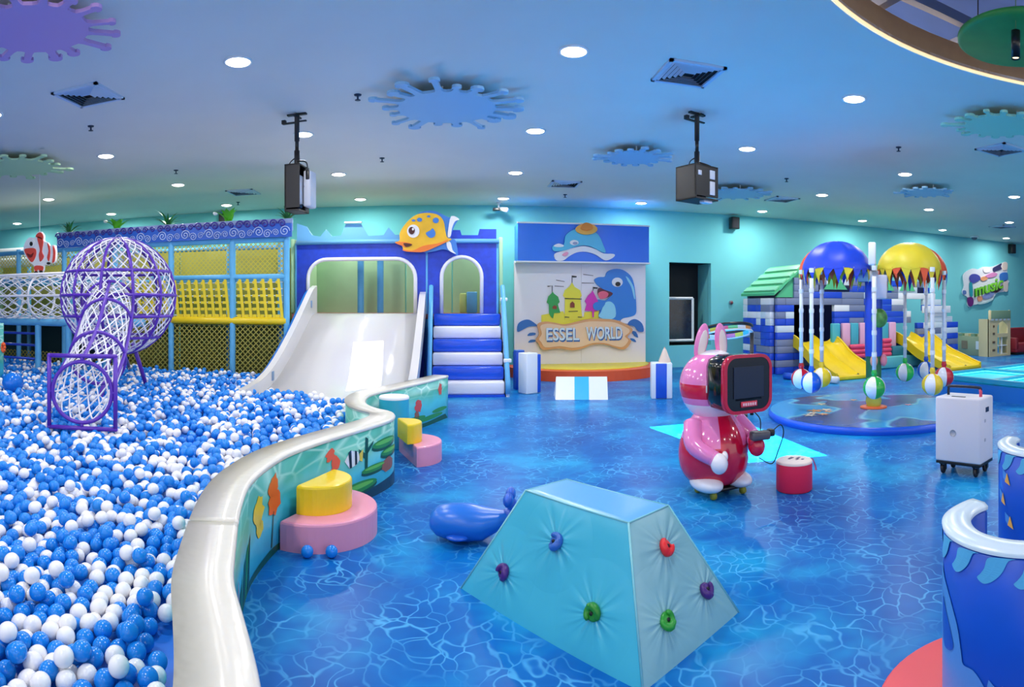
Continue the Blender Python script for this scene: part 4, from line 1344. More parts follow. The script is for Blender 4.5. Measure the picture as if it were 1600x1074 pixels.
sign = thing('stage_backdrop', 'white signboard with castle and blue dolphin reading ESSEL WORLD behind stage', 'signboard', (3.04, BY, .22))
M_PANEL = mat('panel_white', '#e9e4ea', .4)
for a, b_ in ((1.44, 3.03), (3.035, 4.63)):
    MB().box(((a + b_) / 2, BY + .06, 1.44), (b_ - a, .12, 2.42)).build('panel', M_PANEL, sign)
MB().box((3.05, BY + .38, 1.3), (3.1, .5, 2.6)).build('support_frame', M_WALL, sign)
HY = 14.0
hx0, hx1 = wp(809, 380, HY).x, wp(1014, 380, HY).x
MB().box(((hx0 + hx1) / 2, HY + .35, 3.05), (hx1 - hx0, .7, .86)).build('header_box', mat('header_blue', '#1273e6', .3, var=.06, vscale=1), sign)
MB().box(((hx0 + hx1) / 2, HY, 3.49), (hx1 - hx0 + .03, .05, .035)).build('header_trim', M_WHITE, sign)
MB().box(((hx0 + hx1) / 2, HY + .35, 2.605), (hx1 - hx0 + .05, .76, .03)).build('header_trim', M_WHITE, sign)
def bd(name, pts, lift, m, thick=.03, Y=BY, k=3):
    return board(name, sign, sm2(c5(pts), k) if k else c5(pts), Y - lift - thick, thick, m)
M_WHALE = mat('whale_cyan', '#4cbbe0', .35); M_DOL = mat('dolphin_blue', '#2a7fd4', .35); M_DOL2 = mat('dolphin_light', '#8cd2ee', .35)
# whale with hat on the header
bd('whale_belly', [(275, 235), (330, 215), (400, 195), (470, 185), (540, 205), (590, 232), (655, 235), (662, 250), (630, 272), (595, 275), (540, 240), (480, 222), (420, 225), (370, 250), (330, 278), (285, 275)], .0, M_EDGE, .04, HY)
bd('whale_body', [(262, 190), (285, 172), (335, 175), (345, 120), (385, 85), (440, 70), (510, 80), (560, 115), (590, 180), (605, 225), (570, 218), (520, 192), (470, 180), (410, 188), (350, 210), (290, 218), (265, 212)], .03, M_WHALE, .04, HY)
bd('whale_snout', [(270, 182), (300, 168), (335, 180), (325, 190), (285, 190)], .07, M_EDGE, .02, HY)
bd('whale_cheek', [(325, 240), (350, 222), (365, 230), (345, 250)], .05, M_PINK, .03, HY)
bd('whale_eye', arc(402, 162, 28, 17, 0, 360, 16)[:-1], .07, M_EDGE, .015, HY, 0)
bd('whale_eye', arc(408, 166, 16, 9, 0, 360, 12)[:-1], .085, mat('eye_dark', '#8a94b8', .3), .01, HY, 0)
bd('hat_brim', arc(482, 75, 70, 35, 0, 360, 28)[:-1], .07, mat('hat_straw', '#f2b04e', .5), .05, HY, 0)
bd('hat_crown', [(445, 72), (455, 45), (480, 32), (515, 45), (522, 72), (482, 84)], .11, mat('hat_orange', '#e88a34', .5), .04, HY)
# castle drawing
CAS = (('castle_wall', [(190, 630), (330, 605), (335, 615), (345, 640), (465, 640), (468, 612), (545, 605), (560, 600), (560, 690), (190, 700)], '#ecdf3a', 0),
       ('yellow_tower', [(340, 660), (342, 520), (330, 505), (340, 470), (370, 448), (388, 420), (405, 448), (440, 470), (450, 505), (440, 520), (455, 660)], '#ecdf3a', 0),
       ('green_tower', [(240, 620), (238, 560), (224, 548), (235, 510), (255, 490), (262, 478), (272, 492), (298, 512), (308, 545), (296, 560), (312, 615), (272, 618), (265, 652), (250, 640)], '#2f9e48', 0),
       ('magenta_tower', [(470, 602), (482, 560), (470, 540), (490, 505), (512, 485), (520, 470), (530, 490), (545, 520), (560, 550), (552, 604), (530, 606), (528, 645), (520, 645), (518, 604)], '#d42cb0', 0))
for i, (nm, pts, col, k) in enumerate(CAS):
    bd(nm, pts, .001 + .012 * i, mat('sign_' + nm, col, .4), .02, BY, 0)
M_LINE = mat('sign_line', '#3a3030', .5)
for pts in ([(340, 520), (450, 524), (450, 529), (340, 525)], [(365, 605), (425, 603), (425, 607), (365, 609)], [(340, 640), (370, 642), (370, 646), (340, 646)], [(425, 640), (452, 642), (452, 646), (425, 645)]):
    bd('ink_line', pts, .05, M_LINE, .004, BY, 0)
for pts in ([(375, 582), (376, 555), (390, 542), (404, 555), (404, 582)], [(262, 590), (262, 575), (275, 566), (290, 575), (288, 592)], [(500, 590), (502, 572), (515, 572), (518, 590)]):
    bd('window_print', pts, .05, mat('sign_brown', '#8a3a22', .5), .006, BY, 0)
for x, y0, y1 in ((388, 422, 375), (260, 480, 440), (524, 472, 448)):
    bd('flag_pole', [(x - 2, y0), (x - 2, y1), (x + 2, y1), (x + 2, y0)], .01, M_LINE, .01, BY, 0)
    bd('flag', [(x, y1), (x + 30, y1 + 4), (x + 28, y1 + 12), (x + 4, y1 + 12)] if x > 300 else [(x, y1), (x - 32, y1 + 2), (x - 28, y1 + 8)], .012, M_BLACK, .008, BY, 0)
for a, b_ in (((285, 402), (340, 412)), ((275, 440), (335, 444)), ((460, 365), (525, 374)), ((450, 420), (530, 423))):
    bd('bird_line', [(a[0], a[1]), (b_[0], b_[1]), (b_[0], b_[1] + 4), (a[0], a[1] + 5)], .002, mat('bird_grey', '#6a6468', .6), .006, BY, 0)
# dolphin
bd('dolphin_body', [(532, 402), (560, 385), (600, 382), (615, 350), (660, 332), (715, 338), (765, 375), (785, 420), (795, 480), (802, 560), (800, 620), (770, 640), (720, 650), (690, 665), (620, 660), (560, 640), (570, 600), (540, 590), (525, 560), (545, 530), (600, 535), (630, 515), (650, 490), (600, 470), (570, 450), (548, 432)], .0, M_DOL, .05)
bd('dolphin_mouth', [(560, 455), (600, 468), (650, 488), (630, 510), (590, 525), (565, 515), (552, 490)], .045, mat('dolphin_mouth', '#5a1c34', .4), .012)
bd('dolphin_tongue', [(556, 490), (590, 475), (622, 490), (610, 518), (570, 525)], .057, mat('dolphin_tongue', '#e2607c', .4), .008)
bd('dolphin_belly', [(590, 570), (610, 545), (640, 545), (665, 575), (668, 640), (620, 660), (560, 640), (575, 610)], .05, M_DOL2, .015)
bd('dolphin_fin', [(525, 562), (550, 545), (600, 548), (590, 575), (560, 600), (530, 592)], .05, M_DOL, .03)
bd('dolphin_eye', arc(680, 418, 35, 30, 0, 360, 20)[:-1], .05, M_EDGE, .014, BY, 0)
bd('dolphin_eye', arc(684, 430, 17, 15, 0, 360, 16)[:-1], .064, M_BLACK, .008, BY, 0)
bd('dolphin_shine', [(735, 380), (755, 395), (785, 450), (795, 520), (788, 520), (770, 450), (745, 405)], .05, M_DOL2, .008)
# waves left and right of the plank
M_WAVE = mat('wave_blue', '#2a6cb8', .35)
bd('wave', [(35, 738), (38, 690), (70, 665), (110, 660), (150, 685), (160, 700), (110, 705), (70, 725)], .0, M_WAVE, .03)
bd('wave', [(100, 765), (115, 745), (150, 745), (150, 758)], .0, M_WAVE, .02, BY, 2)
bd('wave', [(105, 808), (120, 790), (150, 790), (148, 803)], .0, M_WAVE, .02, BY, 2)
bd('wave_foam', [(715, 650), (750, 625), (790, 635), (845, 690), (850, 735), (800, 720), (760, 690), (700, 680)], .01, M_EDGE, .03)
bd('wave', [(750, 690), (765, 665), (800, 657), (840, 685), (850, 735), (815, 735), (790, 705)], .03, M_WAVE, .03)
bd('wave', [(775, 735), (800, 738), (815, 775), (790, 765)], .0, M_WAVE, .02, BY, 2)
bd('wave', [(765, 780), (790, 785), (802, 805), (775, 797)], .0, M_WAVE, .02, BY, 2)
# plank
PL = [(165, 690), (215, 672), (280, 680), (340, 690), (420, 672), (500, 655), (580, 655), (650, 658), (700, 672), (770, 710), (775, 740), (745, 770), (770, 800), (735, 848), (690, 848), (600, 820), (520, 822), (450, 848), (380, 858), (300, 845), (200, 855), (172, 815), (155, 790), (175, 750)]
bd('plank_rim', PL, .055, mat('plank_tan', '#d9a06c', .5), .05)
cxp, cyp = 465, 758
bd('plank_face', [(cxp + (x - cxp) * .94, cyp + (y - cyp) * .84) for x, y in PL], .105, mat('plank_cream', '#ecc9a4', .5), .015)
def lettering(txt, x0, x1, yc, h, m1, m2):
    w0, w1 = wp(*c5([(x0, yc)])[0], BY), wp(*c5([(x1, yc)])[0], BY)
    me = text_mesh(txt, 1.0, .02)
    xs = [v.co.x for v in me.vertices]; ys = [v.co.y for v in me.vertices]
    kx = (w1.x - w0.x) / (max(xs) - min(xs)); hz = h / (max(ys) - min(ys))
    mx_, my_ = (max(xs) + min(xs)) / 2, (max(ys) + min(ys)) / 2
    for lift, m, nm, dx_, dz_ in ((.125, m2, 'letter_shadow', .02, -.035), (.15, m1, 'lettering', 0, 0)):
        q = me.copy()
        for v in q.vertices:
            x, y, z = v.co
            v.co = ((w0.x + w1.x) / 2 + (x - mx_) * kx + dx_, BY - lift - z, w0.z + (y - my_) * hz + dz_)
        q.transform(world_of(sign).inverted())
        q.materials.clear(); q.materials.append(m)
        o = bpy.data.objects.new(nm, q); C.objects.link(o); o.parent = sign
        tag(o, 'pale blue lettering ' + txt)
M_LT = mat('letter_pale', '#cfe2f4', .35); M_LS = mat('letter_blue', '#2f6cc0', .35)
lettering('ESSEL', 215, 425, 752, .30, M_LT, M_LS)
lettering('WORLD', 468, 700, 745, .30, M_LT, M_LS)

# soft blocks in front of the stage
M_STW = mat('block_white', '#e6ecf2', .3); M_STB = mat('block_blue', '#1c55cc', .3); M_STC = mat('block_cyan', '#36b4e6', .3)
p = gp(811, 608); t = thing('soft_pillar', 'plain blue soft pillar behind the white one left of stage', 'soft block', p, radians(12))
MB().box((0, 0, .36), (.19, .19, .72), bev=.015).build('body', M_STB, t, local=True)
MB().box((0, 0, .735), (.17, .17, .03), bev=.01).build('cap', mat('block_cap', '#3f78d8', .3), t, local=True)
p = gp(829, 614); t = thing('soft_pillar', 'white and blue soft pillar in front left of stage', 'soft block', p, radians(30))
MB().box((-.06, 0, .37), (.26, .26, .74), bev=.015).build('body', M_STW, t, local=True)
MB().box((.10, -.0, .36), (.08, .265, .70), bev=.012).build('blue_side', M_STB, t, local=True)
a, b_, c_, d_ = gp(868, 625), gp(950, 625), wp(953, 592, 11.6), wp(873, 592, 11.6)
t = thing('soft_ramp', 'white soft wedge with cyan middle stripe on floor before stage', 'soft block', (a + b_) / 2)
def wedge(u0, u1, m, nm):
    yb = 11.05
    q = MB()
    P = [a.lerp(b_, u0), a.lerp(b_, u1)]
    h = .36
    V = [(P[0].x, P[0].y, 0), (P[1].x, P[1].y, 0), (P[1].x + .06, P[1].y + .30, h), (P[0].x + .06, P[0].y + .30, h), (P[0].x + .06, P[0].y + .55, 0), (P[1].x + .06, P[1].y + .55, 0)]
    q.add(V, [(0, 1, 2, 3), (3, 2, 5, 4), (0, 4, 5, 1), (0, 3, 4), (1, 5, 2)])
    q.build(nm, m, t)
wedge(0, .36, M_STW, 'white_end'); wedge(.36, .64, M_STC, 'cyan_stripe'); wedge(.64, 1, M_STW, 'white_end')
p = gp(1033, 622); t = thing('pencil_pillar', 'blue and white pencil shaped soft pillar with pointed tip right of stage', 'soft block', p, radians(-14))
MB().box((0, 0, .31), (.36, .30, .62), bev=.02).build('body', M_STW, t, local=True)
MB().box((-.01, -.02, .31), (.19, .28, .60), bev=.012).build('blue_stripe', M_STB, t, local=True)
MB().lathe([(.11, .62), (.10, .66), (.03, .84), (.001, .88)], 20, (.06, 0, 0)).build('tip', mat('pencil_tip', '#e8cdb8', .4), t, local=True)
MB().lathe([(.045, .80), (.012, .87), (.001, .885)], 14, (.06, 0, 0)).build('lead', mat('pencil_lead', '#d9a48c', .4), t, local=True)

# ------------------------------------------------------------------ foam steps along the pit wall
def half_round(mb, cx, cy, r, z0, z1, ang, m=0, n=28):
    """half disc whose flat side faces away from direction ang; soft rounded edges"""
    pts = [(cx + r * cos(ang - pi / 2 + pi * k / n), cy + r * sin(ang - pi / 2 + pi * k / n)) for k in range(n + 1)]
    e = .018
    c = Vector((cx + .4 * r * cos(ang), cy + .4 * r * sin(ang)))
    def ins(s): return [((Vector(p) - c) * (1 - s / r)) + c for p in pts]
    lv = [(z0, 0), (z1 - e, 0), (z1 - e * .35, e * .3), (z1, e)]
    V = []
    for z, s in lv:
        V += [(p[0], p[1], z) for p in ins(s)]
    q = n + 1
    F = []
    for i in range(len(lv) - 1):
        for k in range(q):
            l = (k + 1) % q
            F.append((i * q + k, i * q + l, (i + 1) * q + l, (i + 1) * q + k))
    F.append(tuple(reversed(range(q)))); F.append(tuple((len(lv) - 1) * q + k for k in range(q)))
    mb.add(V, F, m, False)
M_SY = mat('step_yellow_vinyl', '#f4cf1e', .25, bump=.08, bscale=8); M_SP = mat('step_pink_vinyl', '#f09cb6', .28, bump=.08, bscale=8)
def d_step(cx, cy, r, z0, z1, ang, name, label, m):
    o = MB(); half_round(o, cx, cy, r, z0, z1, ang)
    return tag(origin_to(o.build(name, m), (cx, cy, z0)), label, 'foam step')
iw = min(range(n), key=lambda k: (OW[k] - Vector((-1.09, 4.36, 0))).length)
ang1 = atan2(ON[iw].y, ON[iw].x); cw = OW[iw] + ON[iw] * .058
d_step(cw.x, cw.y, .44, 0, .19, ang1, 'pink_foam_step', 'large pink half round foam step on floor by pit wall', M_SP)
d_step(cw.x + .01, cw.y - .02, .255, .191, .385, ang1, 'yellow_foam_step', 'yellow half round foam step on top of the large pink step', M_SY)
d_step(-.47, 6.47, .36, 0, .20, radians(19), 'pink_foam_step', 'smaller farther pink foam step behind bend of pit wall', M_SP)
d_step(-.52, 6.43, .205, .201, .40, radians(19), 'yellow_foam_step', 'small yellow foam step on top of the farther pink step', M_SY)
t = thing('round_foam_stool', 'turquoise round foam stool with white top in bay of pit wall', 'foam step', (-.66, 7.0, 0))
MB().lathe([(.001, 0), (.165, 0), (.17, .02), (.17, .555)], 28).build('body', mat('stool_turquoise', '#33aac8', .35), t, local=True)
MB().lathe([(.172, .55), (.172, .57), (.16, .582), (.001, .584)], 28).build('top', M_EDGE, t, local=True)

# blue whale rocker behind the climbing block
t = thing('whale_toy', 'blue soft whale toy with raised tail behind climbing block', 'soft toy', (.14, 4.22, 0), radians(-12))
M_WT = mat('whale_toy_blue', '#1d6fd2', .3); M_WT2 = mat('whale_toy_deep', '#1557c4', .3)
mb = MB()
prof = [(-.30, .02), (-.285, .075), (-.24, .115), (-.15, .14), (-.03, .145), (.08, .125), (.17, .085), (.24, .05), (.28, .03)]
V = []; F = []
for i, (x, r) in enumerate(prof):
    zc = .125 + max(0, x - .1) * .35
    for k in range(18):
        a = 2 * pi * k / 18
        V.append((x, r * 1.05 * cos(a), max(.012, zc + r * .86 * sin(a))))
for i in range(len(prof) - 1):
    for k in range(18): F.append((i * 18 + k, i * 18 + (k + 1) % 18, (i + 1) * 18 + (k + 1) % 18, (i + 1) * 18 + k))
F.append(tuple(reversed(range(18)))); F.append(tuple((len(prof) - 1) * 18 + k for k in range(18)))
mb.add(V, F, 0, True); mb.build('body', M_WT, t, local=True)
mb = MB(); mb.tube(smooth_path([(.22, 0, .17), (.27, 0, .22), (.26, 0, .29)], 4), [.045] * 4 + [.035] * 4 + [.03], 10)
mb.ell((.25, -.07, .31), (.035, .075, .045), 12, 8); mb.ell((.25, .07, .31), (.035, .075, .045), 12, 8); mb.build('tail', M_WT2, t, local=True)
for sg in (-1, 1):
    MB().ell((-.08, sg * .15, .07), (.075, .05, .018), 12, 8).build('flipper', M_WT2, t, local=True)
    MB().ell((-.225, sg * .095, .16), (.014, .012, .014), 10, 6).build('eye', M_BLACK, t, local=True)

# ------------------------------------------------------------------ climbing block
A0, B0, C0 = Vector((.058, 3.50, 0)), Vector((.786, 2.433, 0)), Vector((1.432, 2.914, 0))
u = (B0 - A0).normalized(); v = Vector((-u.y, u.x, 0))
ctr = (A0 + C0) / 2 + Vector((0, 0, 0)); LB, WB, LT, WTp, HT = 1.29, .805, .735, .32, .575
D0 = A0 + C0 - B0
rzc = atan2(u.y, u.x)
blk = thing('climbing_block', 'turquoise trapezoid foam climbing block with coloured hand holds in foreground', 'climbing block', (ctr.x, ctr.y, 0), rzc)
def wrinkle_vinyl(name, col, pts):
    """vinyl with folds running to the bolted holds"""
    m = bpy.data.materials.new(name); m.use_nodes = True
    nt = m.node_tree; N = nt.nodes; L = nt.links; b = N['Principled BSDF']
    b.inputs['Base Color'].default_value = rgb(col); b.inputs['Roughness'].default_value = .30
    tc = N.new('ShaderNodeTexCoord'); prev = None
    for (x, y, z) in pts:
        s = N.new('ShaderNodeVectorMath'); s.operation = 'SUBTRACT'; s.inputs[1].default_value = (x, y, z); L.new(tc.outputs['Object'], s.inputs[0])
        nm = N.new('ShaderNodeVectorMath'); nm.operation = 'NORMALIZE'; L.new(s.outputs[0], nm.inputs[0])
        ln = N.new('ShaderNodeVectorMath'); ln.operation = 'LENGTH'; L.new(s.outputs[0], ln.inputs[0])
        nz = N.new('ShaderNodeTexNoise'); nz.inputs['Scale'].default_value = 2.6; nz.inputs['Detail'].default_value = 1; L.new(nm.outputs[0], nz.inputs['Vector'])
        fo = N.new('ShaderNodeMapRange'); fo.inputs['From Min'].default_value = .04; fo.inputs['From Max'].default_value = .24; fo.inputs['To Min'].default_value = 1; fo.inputs['To Max'].default_value = 0
        L.new(ln.outputs['Value'], fo.inputs['Value'])
        mu = N.new('ShaderNodeMath'); mu.operation = 'MULTIPLY'; L.new(nz.outputs['Fac'], mu.inputs[0]); L.new(fo.outputs[0], mu.inputs[1])
        if prev is None: prev = mu.outputs[0]
        else:
            ad = N.new('ShaderNodeMath'); ad.operation = 'ADD'; L.new(prev, ad.inputs[0]); L.new(mu.outputs[0], ad.inputs[1]); prev = ad.outputs[0]
    bp = N.new('ShaderNodeBump'); bp.inputs['Strength'].default_value = .45; bp.inputs['Distance'].default_value = .05
    L.new(prev, bp.inputs['Height']); L.new(bp.outputs['Normal'], b.inputs['Normal'])
    return m
# local axes: x along the long edge A0->B0, y towards the far side, long front face is -y, end face is +x
hb = [(-LB / 2, -WB / 2, 0), (LB / 2, -WB / 2, 0), (LB / 2, WB / 2, 0), (-LB / 2, WB / 2, 0)]
ht = [(-LT / 2, -WTp / 2, HT), (LT / 2, -WTp / 2, HT), (LT / 2, WTp / 2, HT), (-LT / 2, WTp / 2, HT)]
Mb = blk.matrix_basis
def face_hit(px, py, P):
    """where the ray through a pixel meets the plane of three local points"""
    t_ = (px - 800) / FPX + YAW
    d = Vector((sin(t_), cos(t_), -(py - HOR) / FPX))
    Q = [Mb @ Vector(p) for p in P]
    nn = (Q[1] - Q[0]).cross(Q[2] - Q[0]).normalized()
    o = Vector((0, 0, EYE)); k = (Q[0] - o).dot(nn) / d.dot(nn)
    return Mb.inverted() @ (o + d * k)
fr_holds = [((870, 847), '#2b62b8'), ((788, 896), '#4a1f78'), ((929, 960), '#2a8a2c')]
en_holds = [((1038, 855), '#f0262c'), ((1100, 922), '#4a1f78'), ((1038, 970), '#2a9a32')]
FRT = [hb[0], hb[1], ht[1], ht[0]]; END = [hb[1], hb[2], ht[2], ht[1]]
fh = [face_hit(*h[0], FRT[:3]) for h in fr_holds]; eh = [face_hit(*h[0], END[:3]) for h in en_holds]
M_CF = wrinkle_vinyl('block_turquoise', '#45b4cf', fh); M_CE = wrinkle_vinyl('block_grey_teal', '#86bcc4', eh)
M_CT = mat('block_sky_blue', '#5aa8e2', .3)
def panel(P, nm, m):
    c = sum((Vector(p) for p in P), Vector()) / 4
    q = MB(); k = 14
    V = []; F = []
    nn = (Vector(P[1]) - Vector(P[0])).cross(Vector(P[3]) - Vector(P[0])).normalized()
    if nn.dot(c - Vector((0, 0, .25))) < 0: nn = -nn
    for i in range(k + 1):
        for j in range(k + 1):
            a = Vector(P[0]).lerp(Vector(P[1]), i / k); b = Vector(P[3]).lerp(Vector(P[2]), i / k)
            e = min(i, k - i, j, k - j)
            V.append(a.lerp(b, j / k) + nn * (0 if e == 0 else .006))
    for i in range(k):
        for j in range(k): F.append((i * (k + 1) + j, (i + 1) * (k + 1) + j, (i + 1) * (k + 1) + j + 1, i * (k + 1) + j + 1))
    q.add(V, F, 0, True)
    return q.build(nm, m, blk, local=True)
panel(FRT, 'front_panel', M_CF); panel(END, 'end_panel', M_CE)
panel([hb[2], hb[3], ht[3], ht[2]], 'back_panel', M_CF); panel([hb[3], hb[0], ht[0], ht[3]], 'end_panel', M_CE)
panel(ht, 'top_panel', M_CT)
MB().add(hb, [(0, 1, 2, 3)]).build('base', M_CF, blk, local=True)
sm_ = MB()
for i in range(4): sm_.tube([hb[i], ht[i]], .006, 6)
for i in range(4): sm_.tube([ht[i], ht[(i + 1) % 4]], .005, 6)
sm_.build('seam_piping', mat('piping_teal', '#7cc2cc', .4), blk, local=True)
def hold(p, nrm, col, spin):
    nrm = Vector(nrm).normalized()
    X = nrm.orthogonal().normalized(); Y = nrm.cross(X)
    R = Matrix((X, Y, nrm)).transposed() @ Matrix.Rotation(spin, 3, 'Z')
    m = mat('hold_' + col, col, .35)
    q = MB()
    # jug hold: a fat crescent around a scooped centre with a bolt
    pts = [(.032 * cos(a), .030 * sin(a) , .020 + .006 * sin(2 * a)) for a in [radians(-50 + 280 * k / 14) for k in range(15)]]
    q.tube(pts, [.010 + .011 * sin(pi * k / 14) for k in range(15)], 10)
    q.ell((0, .004, .010), (.042, .038, .016), 16, 8)
    q.ell((-.006, .032, .022), (.026, .016, .018), 12, 8)
    M = Matrix.Translation(p) @ R.to_4x4()
    q.xf(M)
    o = q.build('hand_hold', m, blk, local=True)
    MB().lathe([(.001, .03), (.009, .03), (.010, .02)], 10).xf(M).build('bolt', mat('bolt_dark', '#22252a', .4, metal=.5), o, local=True)
nf = (Vector(FRT[1]) - Vector(FRT[0])).cross(Vector(FRT[3]) - Vector(FRT[0]))
if nf.y > 0: nf = -nf
ne = (Vector(END[1]) - Vector(END[0])).cross(Vector(END[3]) - Vector(END[0]))
if ne.x < 0: ne = -ne
for k, (h, p) in enumerate(zip(fr_holds, fh)): hold(p, nf, h[1], .6 + k)
for k, (h, p) in enumerate(zip(en_holds, eh)): hold(p, ne, h[1], 1.4 + .7 * k)

# ------------------------------------------------------------------ round play pods at lower right
M_POD = mat('pod_blue_print', '#1152c8', .35, var=.10, vscale=2)
M_RIM = mat('pod_rim', '#d9e9f2', .25)
M_PW = mat('pod_print_wave', '#5db6e2', .35); M_PW2 = mat('pod_print_whale', '#4f93dd', .35)
def pod(C_, r, thick, zr, a0, a1, label):
    t = thing('play_pod', label, 'play pod', (C_[0], C_[1], 0))
    def ringsec(z0, z1, ro, ri, bulge=0.0):
        prof = [(ro, z0), (ro + bulge, (z0 + z1) / 2), (ro, z1 - .012), (ro - .02, z1), (ri + .02, z1), (ri, z1 - .012), (ri - bulge, (z0 + z1) / 2), (ri, z0)]
        q = MB().lathe(prof, 48, (0, 0, 0), radians(a0), radians(a1))
        m = len(prof); cnt = 49
        q.f.append([i * cnt for i in range(m)]); q.f.append([i * cnt + 48 for i in reversed(range(m))]); q.mi += [0, 0]; q.sm += [False, False]
        return q
    ringsec(0, zr - .028, r, r - thick).build('wall', M_POD, t, local=True)
    ringsec(zr - .028, zr, r + .004, r - thick - .004, .002).build('rim', M_RIM, t, local=True)
    MB().lathe([(.001, .10), (r - thick - .01, .10), (r - thick - .01, 0)], 36).build('seat', mat('pod_seat', '#f05a50', .4), t, local=True)
    def dec(nm, pts, m, off=.004):
        P2, T2 = fine_poly(pts, .035, radians(1) * r, 1.0)
        V = [((r + off) * cos(radians(a)), (r + off) * sin(radians(a)), z) for a, z in P2]
        MB().add(V, T2).build(nm, m, t, local=True, fix=False)
    a = a0 + 4; k = 0
    while a < a1 - 14:
        top, bot = zr - .032, zr - .135
        wv = [(a + 2, bot + .015), (a + 6, bot), (a + 11, bot + .01), (a + 16, bot + .035), (a + 19, bot + .06), (a + 22, top - .008), (a + 26, top), (a + 14, top - .002), (a + 9, top - .012), (a + 7, bot + .055), (a + 4, bot + .03)]
        dec('printed_wave', sm2(wv, 3), M_PW)
        a += 23; k += 1
    return t, dec
C1 = (2.007, 1.491)
t, dec = pod(C1, .352, .105, .753, 86, 330, 'round blue play pod with white rim and wave print at lower right corner')
for k, (a, z) in enumerate(((198, .24), (228, .42))):
    dec('printed_fish', [(a, z), (a + 5, z - .012), (a + 2.5, z + .035)], mat('pod_fish_orange', '#f2b24a', .4), .005)
    dec('printed_fish', [(a - 6, z + .045), (a - 1, z + .02), (a + 1, z - .005), (a - 4, z + .005), (a - 7, z + .02)], M_PW2, .005)
wh = [(136, .58), (148, .55), (158, .50), (167, .42), (171, .33), (173, .295), (181, .295), (188, .26), (194, .19), (196, .02), (136, .02)]
dec('printed_whale', sm2(wh[:9], 3)[:-3] + wh[9:], M_PW2, .004)
dec('printed_whale', sm2([(144, .47), (152, .44), (160, .38), (163, .33), (156, .30), (146, .31)], 3), M_POD, .006)
dec('printed_whale', sm2([(175, .20), (180, .225), (186, .19), (187, .15), (177, .14)], 3), M_POD, .006)
C2 = (3.21, 2.20)
t, dec = pod(C2, .352, .105, .753, 100, 345, 'farther round blue play pod with wave print at right edge')
for k, (a, z) in enumerate(((150, .42), (163, .30), (158, .55))):
    dec('printed_fish', [(a, z), (a + 9, z - .012), (a + 4, z + .06)], mat('pod_fish_orange', '#f2b24a', .4), .005)
    dec('printed_fish', [(a - 5, z + .07), (a + 3, z + .05), (a + 1, z), (a - 4, z + .02)], M_PW2, .004)
o = MB().lathe([(.001, .012), (.605, .012), (.617, .006), (.617, 0)], 64).build('red_floor_mat', mat('coral_mat', '#f5565a', .45))
o.location = (C1[0], C1[1], .001)
tag(o, 'coral red round floor mat under the nearest blue pod', 'floor mat')

# ------------------------------------------------------------------ white trolley box on casters
p = gp(1507, 738)
trolley = thing('trolley_speaker', 'white wheeled box with black carry handle on the right', 'trolley box', p, radians(-72))
M_TB = mat('trolley_white', '#e4dfe4', .4)
bw, bdp, bz0, bz1 = .47, .32, .125, .735
MB().box((0, 0, (bz0 + bz1) / 2), (bw, bdp, bz1 - bz0), bev=.018).build('body', M_TB, trolley, local=True)
MB().box((0, 0, bz0 - .012), (bw - .01, bdp - .01, .025), bev=.004).build('base_plate', M_BLACK, trolley, local=True)
hp = smooth_path([(-.17, 0, bz1 - .02), (-.17, 0, bz1 + .06), (-.14, 0, bz1 + .085), (.14, 0, bz1 + .085), (.17, 0, bz1 + .06), (.17, 0, bz1 - .02)], 4)
MB().tube(hp, .014, 8).build('handle', mat('handle_navy', '#16192e', .35), trolley, local=True)
MB().tube([(.165, 0, bz1 + .07), (.17, 0, bz1 + .05), (.17, 0, bz1 - .01)], .0165, 8).build('handle_end', mat('handle_red', '#e2526e', .35), trolley, local=True)
MB().box((-.02, -.09, bz1 + .001), (.14, .025, .006)).build('slot', M_BLACK, trolley, local=True)
q = MB().lathe([(.001, 0), (.032, 0), (.032, .004)], 20); q.xf(Matrix.Translation((-.045, -bdp / 2 - .001, .40)) @ Matrix.Rotation(pi / 2, 4, 'X')); q.build('badge', mat('badge_grey', '#b9b6bc', .4), trolley, local=True)
MB().box((bw / 2 + .002, 0, .62), (.006, .07, .045)).build('socket', mat('socket_navy', '#23304e', .4), trolley, local=True)
for z in (.52, .34):
    MB().box((bw / 2 + .001, -.05, z), (.004, .03, .03)).build('button', mat('badge_grey', '#b9b6bc', .4), trolley, local=True)
for sx in (-1, 1):
    for sy in (-1, 1):
        q = MB().box((sx * .17, sy * .11, .10), (.06, .06, .02)).box((sx * .17 - .022, sy * .11, .065), (.006, .04, .06)).box((sx * .17 + .022, sy * .11, .065), (.006, .04, .06))
        o = q.build('caster', M_BLACK, trolley, local=True)
        w_ = MB().lathe([(.001, -.013), (.036, -.013), (.040, -.006), (.040, .006), (.036, .013), (.001, .013)], 18); w_.xf(Matrix.Translation((sx * .17, sy * .11 - .005, .0405)) @ Matrix.Rotation(pi / 2, 4, 'Y'))
        w_.build('wheel', mat('wheel_rubber', '#1b1b20', .6), o, local=True)

